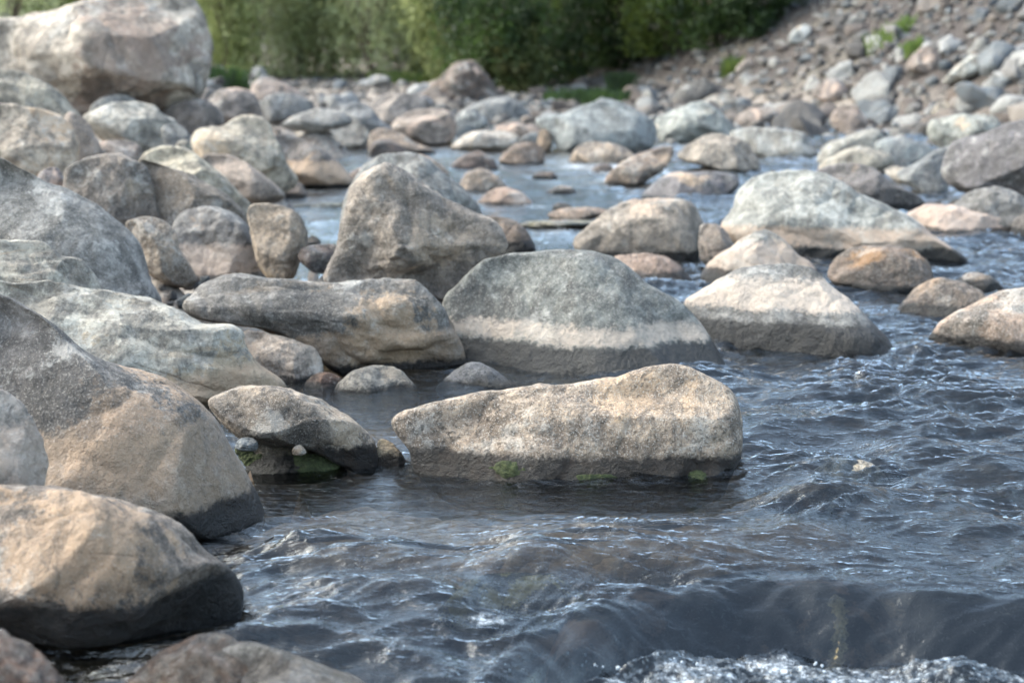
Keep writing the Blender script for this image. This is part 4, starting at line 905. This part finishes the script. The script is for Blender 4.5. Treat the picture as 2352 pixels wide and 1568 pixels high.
# yellow vein, a raised seam of its own on that boulder
cv = gpt([1912, 1930, 1934, 1936, 1938], [1375, 1400, 1440, 1490, 1540]); 
nv = 60; tt = np.linspace(0, 1, nv); vx = np.interp(tt, np.linspace(0, 1, 5), [gpt(p, q, -.05)[0] for p, q in ((1905,1372),(1925,1400),(1932,1440),(1935,1490),(1937,1540))])
ve = np.interp(vx, ex, ey); vy = ve + .03 - .27 * tt
vv = []; fs = []
for i in range(nv):
    wd = .022 + .006 * math.sin(i * .9) + .004 * math.sin(i * 2.3)
    for k in range(7):
        a_ = k / 6 * 2 - 1; xx = vx[i] + a_ * wd; zt = fall(np.array([xx]), np.array([vy[i]]))[0] - .009
        zt += .008 * (1 - a_ * a_) * (.8 + .4 * math.sin(i * 1.7 + k)) - .012 * abs(a_)
        vv.append((xx, vy[i], zt))
for i in range(nv - 1):
    for k in range(6): a0 = i * 7 + k; fs.append((a0, a0 + 7, a0 + 8, a0 + 1))
vein_m = M('stone_vein','ochre',A='#cdb98a',B='#a08a5c',Grain=.3,DarkTop=-1,Scale=4)
link('vein', mesh_from('vein', np.array(vv) - np.array(sb.location), np.array(fs)), vein_m, sb)

# splashing drops
V, F = ico(2); rs = np.random.RandomState(4); vs = []; fs = []; k = 0
DROPS = [(1420,1525,7),(1370,1515,9),(1560,1525,5),(1870,1530,4),(1340,1515,7),(1180,1540,5)]
for px, py, nn_ in DROPS:
    for _ in range(nn_):
        qx, qy = px + rs.normal() * 30, py + rs.normal() * 14
        p = gpt(qx, qy, -.14 + rs.uniform(.02, .09)); r_ = rs.uniform(.0015, .0042)
        vs.append(V * r_ * np.array([1, 1, rs.uniform(.8, 1.5)]) + p); fs.append(F + k * len(V)); k += 1
dm = newmat('drop_mat'); b = NB(dm.node_tree)
pp = b.n('ShaderNodeBsdfPrincipled', {'Base Color': (.85, .9, .95, 1), 'Roughness': .08, 'Transmission Weight': .6, 'IOR': 1.33}); oo = b.n('ShaderNodeOutputMaterial'); b.t.links.new(pp.outputs[0], oo.inputs[0])
tag(link('water_drops', mesh_from('drops', np.concatenate(vs), np.concatenate(fs)), dm), 'bright drops of water splashing up where the river falls over the sunken boulders', 'water drops', kind='stuff')

# ================================================================== loose stones
def scat_mat(name, cols, wetz=None):
    m = newmat(name); b = NB(m.node_tree); oi = b.n('ShaderNodeObjectInfo'); tc = b.n('ShaderNodeTexCoord'); g_ = b.n('ShaderNodeNewGeometry')
    cr = b.n('ShaderNodeValToRGB'); cr.color_ramp.interpolation = 'CONSTANT'
    el = cr.color_ramp.elements
    while len(el) < len(cols): el.new(.5)
    for i_, c_ in enumerate(cols): el[i_].position = i_ / len(cols); el[i_].color = lin(c_)
    return m, b, oi, tc, g_, cr
PAL = ['#74716e', '#86847f', '#5a4f49', '#776c63', '#504d4b', '#96938e', '#6d7275', '#66594f', '#3f3c3a', '#80766d', '#a5a3a0', '#5d6265']
def finish(m, b, fac, vec, cr):
    for e_ in cr.color_ramp.elements: e_.color = tuple(x * .82 for x in e_.color[:3]) + (1,)
    b.t.links.new(fac, cr.inputs[0]); n_ = b.noise(vec, 5, 6, .7); n2_ = b.noise(vec, 26, 3, .7)
    c = b.mix(b.ramp(n_, .35, .65), cr.outputs[0], b.mix(.5, cr.outputs[0], lin('#5d544d')))
    bm = b.n('ShaderNodeBump', {'Height': b.math('ADD', b.math('MULTIPLY', n_, .05), b.math('MULTIPLY', n2_, .012)), 'Distance': 1.0})
    p = b.n('ShaderNodeBsdfPrincipled', {'Base Color': c, 'Roughness': .88, 'Normal': bm.outputs[0]}); o = b.n('ShaderNodeOutputMaterial'); b.t.links.new(p.outputs[0], o.inputs[0])
    return m
m, b, oi, tc, g_, cr = scat_mat('loose_stone_mat', PAL); LOOSE = finish(m, b, oi.outputs['Random'], tc.outputs['Object'], cr)
PAL2 = ['#5c5855', '#6b6762', '#463e38', '#5c534c', '#3f3c3a', '#7c7974', '#545a5e', '#4f453e', '#33302e', '#665c54', '#8c8a86', '#4a5053']
m, b, oi, tc, g_, cr = scat_mat('gravel_mat', PAL2); GRAV = finish(m, b, g_.outputs['Random Per Island'], g_.outputs['Position'], cr)
def stone_shape(sub, rs):
    V, F = ico(sub); P = V * np.array([1, rs.uniform(.6, .9), rs.uniform(.5, .8)])
    for _ in range(10):
        n = rs.normal(size=3); n /= np.linalg.norm(n); dd_ = rs.uniform(.28, .62); e_ = P @ n - dd_; P = P - np.where(e_ > 0, e_, 0)[:, None] * n * .96
    P = P + V * (noise3(P * 1.6 + rs.uniform(0, 50, 3))[:, None] * .16) + V * (noise3(P * 5 + rs.uniform(0, 50, 3))[:, None] * .04)
    return P, F
rs = np.random.RandomState(12)
PROTO = []
for i in range(8):
    P, F = stone_shape(3, rs); me = mesh_from('loose_stone', P, F); me.materials.append(LOOSE); PROTO.append(me)
from mathutils import Euler
def covered(x, y, r):
    dd_ = np.hypot(RK[:, 0] - x, RK[:, 1] - y); return bool((dd_ < RK[:, 3] * .9 + r * .3).any())
def loose(x, y, z, r, name, label, cat, group):
    me = PROTO[rs.randint(8)]; o = bpy.data.objects.new(name, me); C.objects.link(o)
    o.rotation_euler = (rs.normal() * .35, rs.normal() * .35, rs.uniform(0, 6.28)); o.scale = (r * rs.uniform(.85, 1.2), r, r * rs.uniform(.8, 1.1)); o.location = (x, y, z + r * .12)
    tag(o, label, cat, group)
def gz(x, y): return float(ground(np.array([x], float), np.array([y], float))[0])
cnt = 0
# scree
tries = 0
while cnt < 285 and tries < 5000:
    tries += 1
    px, py = rs.uniform(1560, 2420), rs.uniform(-30, 330)
    if py < 250 - (px - 1450) * .35 - 40 or py < 115 - (px - 1700) * .9: continue
    h_ = hit(px, py)
    if h_[1] > 70: continue
    big = rs.rand() ** 4
    r_ = (.13 + .46 * big) * (.75 + .5 * (py / 330)); 
    if covered(h_[0], h_[1], r_): continue
    loose(h_[0], h_[1], h_[2], r_, 'scree_stone', 'mixed grey or brown stone lying loose on the scree slope', 'stone', 'loose stones on the scree slope'); cnt += 1
# bar and shores upstream
n_bar = 0; tries = 0
while n_bar < 120 and tries < 6000:
    tries += 1
    px, py = rs.uniform(440, 2300), rs.uniform(186, 300)
    h_ = hit(px, py)
    if h_[2] < -.05 or h_[1] > 58 or h_[1] < 17: continue
    ds = (h_[0] - 8.1) * .96 + (h_[1] - 25) * .284
    if ds > .5: continue
    r_ = rs.uniform(.13, .42) * (.6 + h_[1] / 60)
    if covered(h_[0], h_[1], r_ * 2): continue
    loose(h_[0], h_[1], h_[2], r_, 'bar_stone', 'blurred grey or pinkish stone on the distant gravel bar', 'stone', 'stones on the distant gravel bar'); n_bar += 1
# small stones in gaps of the left bank
n_b = 0; tries = 0
while n_b < 60 and tries < 6000:
    tries += 1
    y_ = rs.uniform(5.2, 17); x_ = left_edge(y_) - rs.uniform(-.1, 2.8)
    if covered(x_, y_, .02): continue
    z_ = gz(x_, y_)
    if z_ < -.03: continue
    loose(x_, y_, z_, rs.uniform(.03, .11) * (.7 + y_ / 18), 'bank_pebble', 'small rounded pebble in a gap between the left bank boulders', 'pebble', 'pebbles between the left bank boulders'); n_b += 1
for px, py, r_ in [(350,615,.035),(366,640,.05),(372,660,.04),(395,640,.06),(410,622,.045),(440,640,.06),(455,655,.05),(420,690,.07),(395,672,.05),(385,700,.05),(445,690,.05),(470,640,.05),(357,680,.035)]:
    p = gpt(px, py, .2); z_ = gz(p[0], p[1]); loose(p[0], p[1], .2 - r_ * .4, r_, 'bank_pebble', 'small rounded pebble in a gap between the left bank boulders', 'pebble', 'pebbles between the left bank boulders')
# fine gravel as one mass
vs = []; fs = []; k = 0
gshape = [stone_shape(1, rs) for _ in range(6)]
def addg(x, y, z, r):
    global k
    P, F = gshape[rs.randint(6)]; a_ = rs.uniform(0, 6.28); ca, sa = math.cos(a_), math.sin(a_)
    Q = P * r * np.array([rs.uniform(.8, 1.3), 1, rs.uniform(.7, 1.1)]); Q = np.stack([Q[:, 0] * ca - Q[:, 1] * sa, Q[:, 0] * sa + Q[:, 1] * ca, Q[:, 2]], 1)
    vs.append(Q + np.array([x, y, z + r * .2])); fs.append(F + k * len(P)); k += 1
gx = rs.uniform(-2, 26, 25000); gy = rs.uniform(16, 58, 25000); gzv = ground(gx.copy(), gy.copy())
dsv = (gx - 8.1) * .96 + (gy - 25) * .284
for x_, y_, z_, d_ in zip(gx, gy, gzv, dsv):
    if z_ < -.03 or abs(x_) > .40 * y_ + 1.5: continue
    if d_ > 16: continue
    addg(x_, y_, z_, rs.uniform(.04, .15) * (.7 + 1.0 * rs.rand() ** 3))
gx = rs.uniform(-16, 0, 7000); gy = rs.uniform(6, 58, 7000); gzv = ground(gx.copy(), gy.copy())
for x_, y_, z_ in zip(gx, gy, gzv):
    if z_ < -.03 or abs(x_) > .36 * y_ + 1: continue
    addg(x_, y_, z_, rs.uniform(.02, .04) + .002 * y_ * rs.uniform(.3, 1))
tag(link('gravel', mesh_from('gravel', np.concatenate(vs), np.concatenate(fs)), GRAV), 'mixed grey and brown gravel covering the bar and the scree slope', 'gravel', kind='stuff')

# ================================================================== vegetation
def leafmat(name, c1, c2, c3):
    m = newmat(name); b = NB(m.node_tree); g_ = b.n('ShaderNodeNewGeometry')
    n_ = b.noise(g_.outputs['Position'], .9, 3, .6)
    c = b.mix(g_.outputs['Random Per Island'], lin(c1), lin(c2)); c = b.mix(b.ramp(n_, .42, .68), c, lin(c3))
    d_ = b.n('ShaderNodeBsdfPrincipled', {'Base Color': c, 'Roughness': .6}); t_ = b.n('ShaderNodeBsdfTranslucent', {'Color': c})
    ms = b.n('ShaderNodeMixShader', {0: .55, 1: d_.outputs[0], 2: t_.outputs[0]}); o = b.n('ShaderNodeOutputMaterial'); b.t.links.new(ms.outputs[0], o.inputs[0]); return m
WIL = leafmat('willow_leaf', '#808a5c', '#a4ab80', '#b2b690'); YEL = leafmat('yellow_green_leaf', '#6f7846', '#959c64', '#a4a874')
DRK = leafmat('dark_leaf', '#22301a', '#364a26', '#46592a'); MID = leafmat('mid_leaf', '#3c4c24', '#5d6e34', '#6c7838'); OLV = leafmat('olive_leaf', '#48502c', '#646c3c', '#6e6c44')
bk = newmat('bark'); b = NB(bk.node_tree); tc = b.n('ShaderNodeTexCoord'); n_ = b.noise(tc.outputs['Object'], 8, 4)
pp = b.n('ShaderNodeBsdfPrincipled', {'Base Color': b.mix(n_, lin('#3f342b'), lin('#6b5c4e')), 'Roughness': .9}); oo = b.n('ShaderNodeOutputMaterial'); b.t.links.new(pp.outputs[0], oo.inputs[0])
def tube(p0, p1, r0, r1, vs, fs, n=6):
    p0 = np.array(p0, float); p1 = np.array(p1, float); d_ = p1 - p0; d_ /= np.linalg.norm(d_); a_ = np.cross(d_, [0.3, 1, .1]); a_ /= np.linalg.norm(a_); c_ = np.cross(d_, a_)
    k0 = len(vs)
    for p, r_ in ((p0, r0), (p1, r1)):
        for i in range(n): t = 2 * math.pi * i / n; vs.append(p + r_ * (math.cos(t) * a_ + math.sin(t) * c_))
    for i in range(n): j = (i + 1) % n; fs.append((k0 + i, k0 + j, k0 + n + j, k0 + n + i))
def tree(name, label, cat, x, y, z, h, wd, leaf, mat, nl, seed, group, up=0.0, low=.02):
    rs = np.random.RandomState(seed)
    root = bpy.data.objects.new(name, None); C.objects.link(root); root.location = (x, y, z); tag(root, label, cat, group)
    vs, fs = [], []
    tips = []
    nlimb = 9
    tube((0, 0, -.3), (0, 0, h * .35), .035 * h ** .8, .022 * h ** .8, vs, fs)
    for i in range(nlimb):
        a_ = i * 2.4; rr_ = wd * rs.uniform(.25, .8); tp = (math.cos(a_) * rr_, math.sin(a_) * rr_, h * rs.uniform(.45, .95))
        tube((0, 0, h * rs.uniform(.05, .34)), tp, .014 * h ** .8, .004 * h ** .8, vs, fs); tips.append(tp)
    link('trunk', mesh_from('trunk', vs, fs), bk, root)
    ncl = 70
    cc = []
    while len(cc) < ncl:
        p = rs.uniform(-1, 1, 3); r2_ = p[0] ** 2 + p[1] ** 2
        if r2_ + (p[2] ** 2) * .8 < 1.0 and rs.rand() < .35 + .65 * (r2_ + p[2] ** 2): cc.append(p)
    cc = np.array(cc); cc = cc * np.array([wd, wd, h * (.5 - low / 2)]) + np.array([0, 0, h * (.5 + low / 2)])
    sc_ = rs.uniform(.10, .24, ncl) * (wd + h * .25)
    ci = rs.randint(0, ncl, nl); P = cc[ci] + rs.normal(size=(nl, 3)) * sc_[ci][:, None] * np.array([.55, .55, .55 + up])
    P[:, 2] = np.maximum(P[:, 2], low * h)
    n = rs.normal(size=(nl, 3)); n[:, 2] += .4; n /= np.linalg.norm(n, axis=1)[:, None]
    a_ = np.cross(n, rs.normal(size=(nl, 3)) + np.array([0, 0, up * 3])); a_ /= np.linalg.norm(a_, axis=1)[:, None]; c_ = np.cross(n, a_)
    L = leaf * rs.uniform(.7, 1.3, nl)[:, None]
    q = np.stack([P - a_ * L * .4, P - c_ * L, P + a_ * L * .4, P + c_ * L], 1).reshape(-1, 3)
    link('crown', mesh_from('crown', q, np.arange(nl * 4).reshape(nl, 4), smooth=False), mat, root)
def plant_at(px, py, Dm=None):
    if Dm is None: h_ = hit(px, py); return h_
    r_ = ray(px, py); p = CAM + r_ * (Dm / r_[1]); return np.array([p[0], p[1], gz(p[0], p[1])])
SH = [  # px, distance, height, half width, kind, label
 (40,50,6.0,2.6,'w','pale willow shrub standing behind the left shoulder of the huge boulder'),
 (205,53,5.5,2.4,'m','green shrub showing above the back of the huge boulder'),
 (500,52,5.2,1.1,'d','dark green shrub right against the edge of the huge boulder'),
 (520,47,4.4,.9,'y','bright yellow-green willow beside the huge boulder, low to the stones'),
 (590,50,5.4,1.5,'w','grey-green willow shrub, second from the huge boulder'),
 (690,51,5.6,1.4,'w','feathery willow shrub with pale upright shoots behind the bar'),
 (760,52,5.2,1.2,'y','yellow-green willow shrub at the middle of the willow row'),
 (850,49,5.4,1.5,'w','broad silvery willow shrub behind the middle of the gravel bar'),
 (950,51,5.6,1.4,'m','mid-green willow shrub above the small grass patch'),
 (1020,47,4.6,1.1,'y','light green willow shrub left of the earth mound'),
 (1075,52,6.0,1.5,'w','tall pale willow behind the earth mound, last of the willow row'),
 (1130,43,5.0,1.3,'d','dark leafy tree right of the earth mound'),
 (1175,40,1.6,.8,'o','low olive bush hanging to the stones by the dark trees'),
 (1240,42,5.2,1.6,'d','dense dark green tree at the middle of the far bank'),
 (1330,41,4.6,1.5,'m','green tree with sunlit yellowish twigs on the far bank'),
 (1430,40,4.6,1.5,'d','dark tree overhanging the brown bank'),
 (1530,39.5,4.2,1.5,'m','mid-green tree above the blackish boulder'),
 (1640,39.5,4.0,1.5,'d','very dark rounded tree at the top left of the scree'),
 (1735,40.5,3.6,1.2,'d','last dark tree at the upper edge of the scree'),
]
KM = {'w': WIL, 'm': MID, 'd': DRK, 'y': YEL, 'o': OLV}
BASE = {1130: 215, 1175: 215, 1240: 200, 1330: 185, 1430: 150, 1530: 125, 1640: 108, 1735: 80}
for i, (px, Dm, h, wd, kd, lb) in enumerate(SH):
    p = plant_at(px, 150, Dm) if px not in BASE else hit(px, BASE[px]); nm = 'willow_shrub' if kd in 'wy' else 'leafy_tree'
    tree(nm, lb, 'shrub' if kd in 'wyo' else 'tree', p[0], p[1], p[2] - .1, h, wd, .085 if kd in 'wy' else .09, KM[kd], 8000, 300 + i, 'willow shrubs along the far bank' if kd in 'wy' else 'dark trees along the far bank', up=.9 if kd in 'wy' else 0.)
for i in range(14):
    px = -250 + i * 175; Dm = 62 + 5 * (i % 3); p = plant_at(px, 100, Dm)
    tree('leafy_tree', 'green tree of the wood closing the valley behind the willows', 'tree', p[0], p[1], p[2] - .3, 8.5, 3.6, .24, MID if i < 8 else DRK, 4200, 400 + i, 'trees of the wood closing the valley', low=0)
# low plants
def tuft(name, label, cat, px, py, h, wd, n, mat, seed, lf=.5, group=None, dz=0):
    rs = np.random.RandomState(seed); p = hit(px, py)
    a_ = rs.uniform(0, 6.28, n); rr_ = wd * rs.rand(n) ** .5; bx = np.cos(a_) * rr_; by = np.sin(a_) * rr_
    L = h * rs.uniform(.5, 1, n); tx = bx + rs.normal(size=n) * .3 * L; ty = by + rs.normal(size=n) * .3 * L; w_ = .03 * lf * 2
    zb_ = terrain(bx + p[0], by + p[1]) - p[2]
    q = np.stack([np.stack([bx - w_, by, zb_], 1), np.stack([bx + w_, by, zb_], 1), np.stack([tx + w_ * .7, ty, zb_ + L], 1), np.stack([tx - w_ * .3, ty, zb_ + L * 1.05], 1)], 1).reshape(-1, 3)
    o = link(name, mesh_from(name, q, np.arange(n * 4).reshape(n, 4), False), mat, None, p); tag(o, label, cat, group); return o
BRT = leafmat('fresh_leaf', '#4c5e2a', '#6c7e40', '#748246')
tuft('green_plant', 'bright green plant among the stones high on the scree', 'plant', 2035, 100, .34, .5, 130, BRT, 1)
tuft('green_plant', 'bright green sprig just below the highest plant on the scree', 'plant', 2095, 128, .3, .22, 70, BRT, 2)
tuft('green_plant', 'small green plant low at the left edge of the scree', 'plant', 1676, 172, .4, .2, 90, MID, 3)
tuft('leafy_bush', 'bright green leafy bush at the foot of the brown bank', 'bush', 1420, 222, .6, .25, 200, DRK, 4)
tuft('leafy_bush', 'grey-green grassy clump beside the leafy bush above the wide boulder', 'bush', 1345, 238, .35, 1.0, 350, DRK, 5)
tuft('leafy_bush', 'green grassy patch on the bar in front of the willows', 'bush', 925, 190, .35, 1.0, 300, MID, 6)
tuft('leafy_bush', 'yellow-green tuft between the huge boulder and the bar', 'bush', 520, 205, .5, .5, 200, DRK, 7)
# mound of earth with stones
rock('mound', 'bare brown earth mound below the willows and dark trees', 'mound', [(930,240),(965,215),(1010,180),(1048,148),(1085,140),(1112,165),(1140,200),(1165,240),(1100,260),(1000,260)],
 M('earth','pink',A='#6f5e52',B='#4c4038',Grain=.2,Scale=.6), D=37, sub=5, dep=.8, seed=170, rough=1.6)
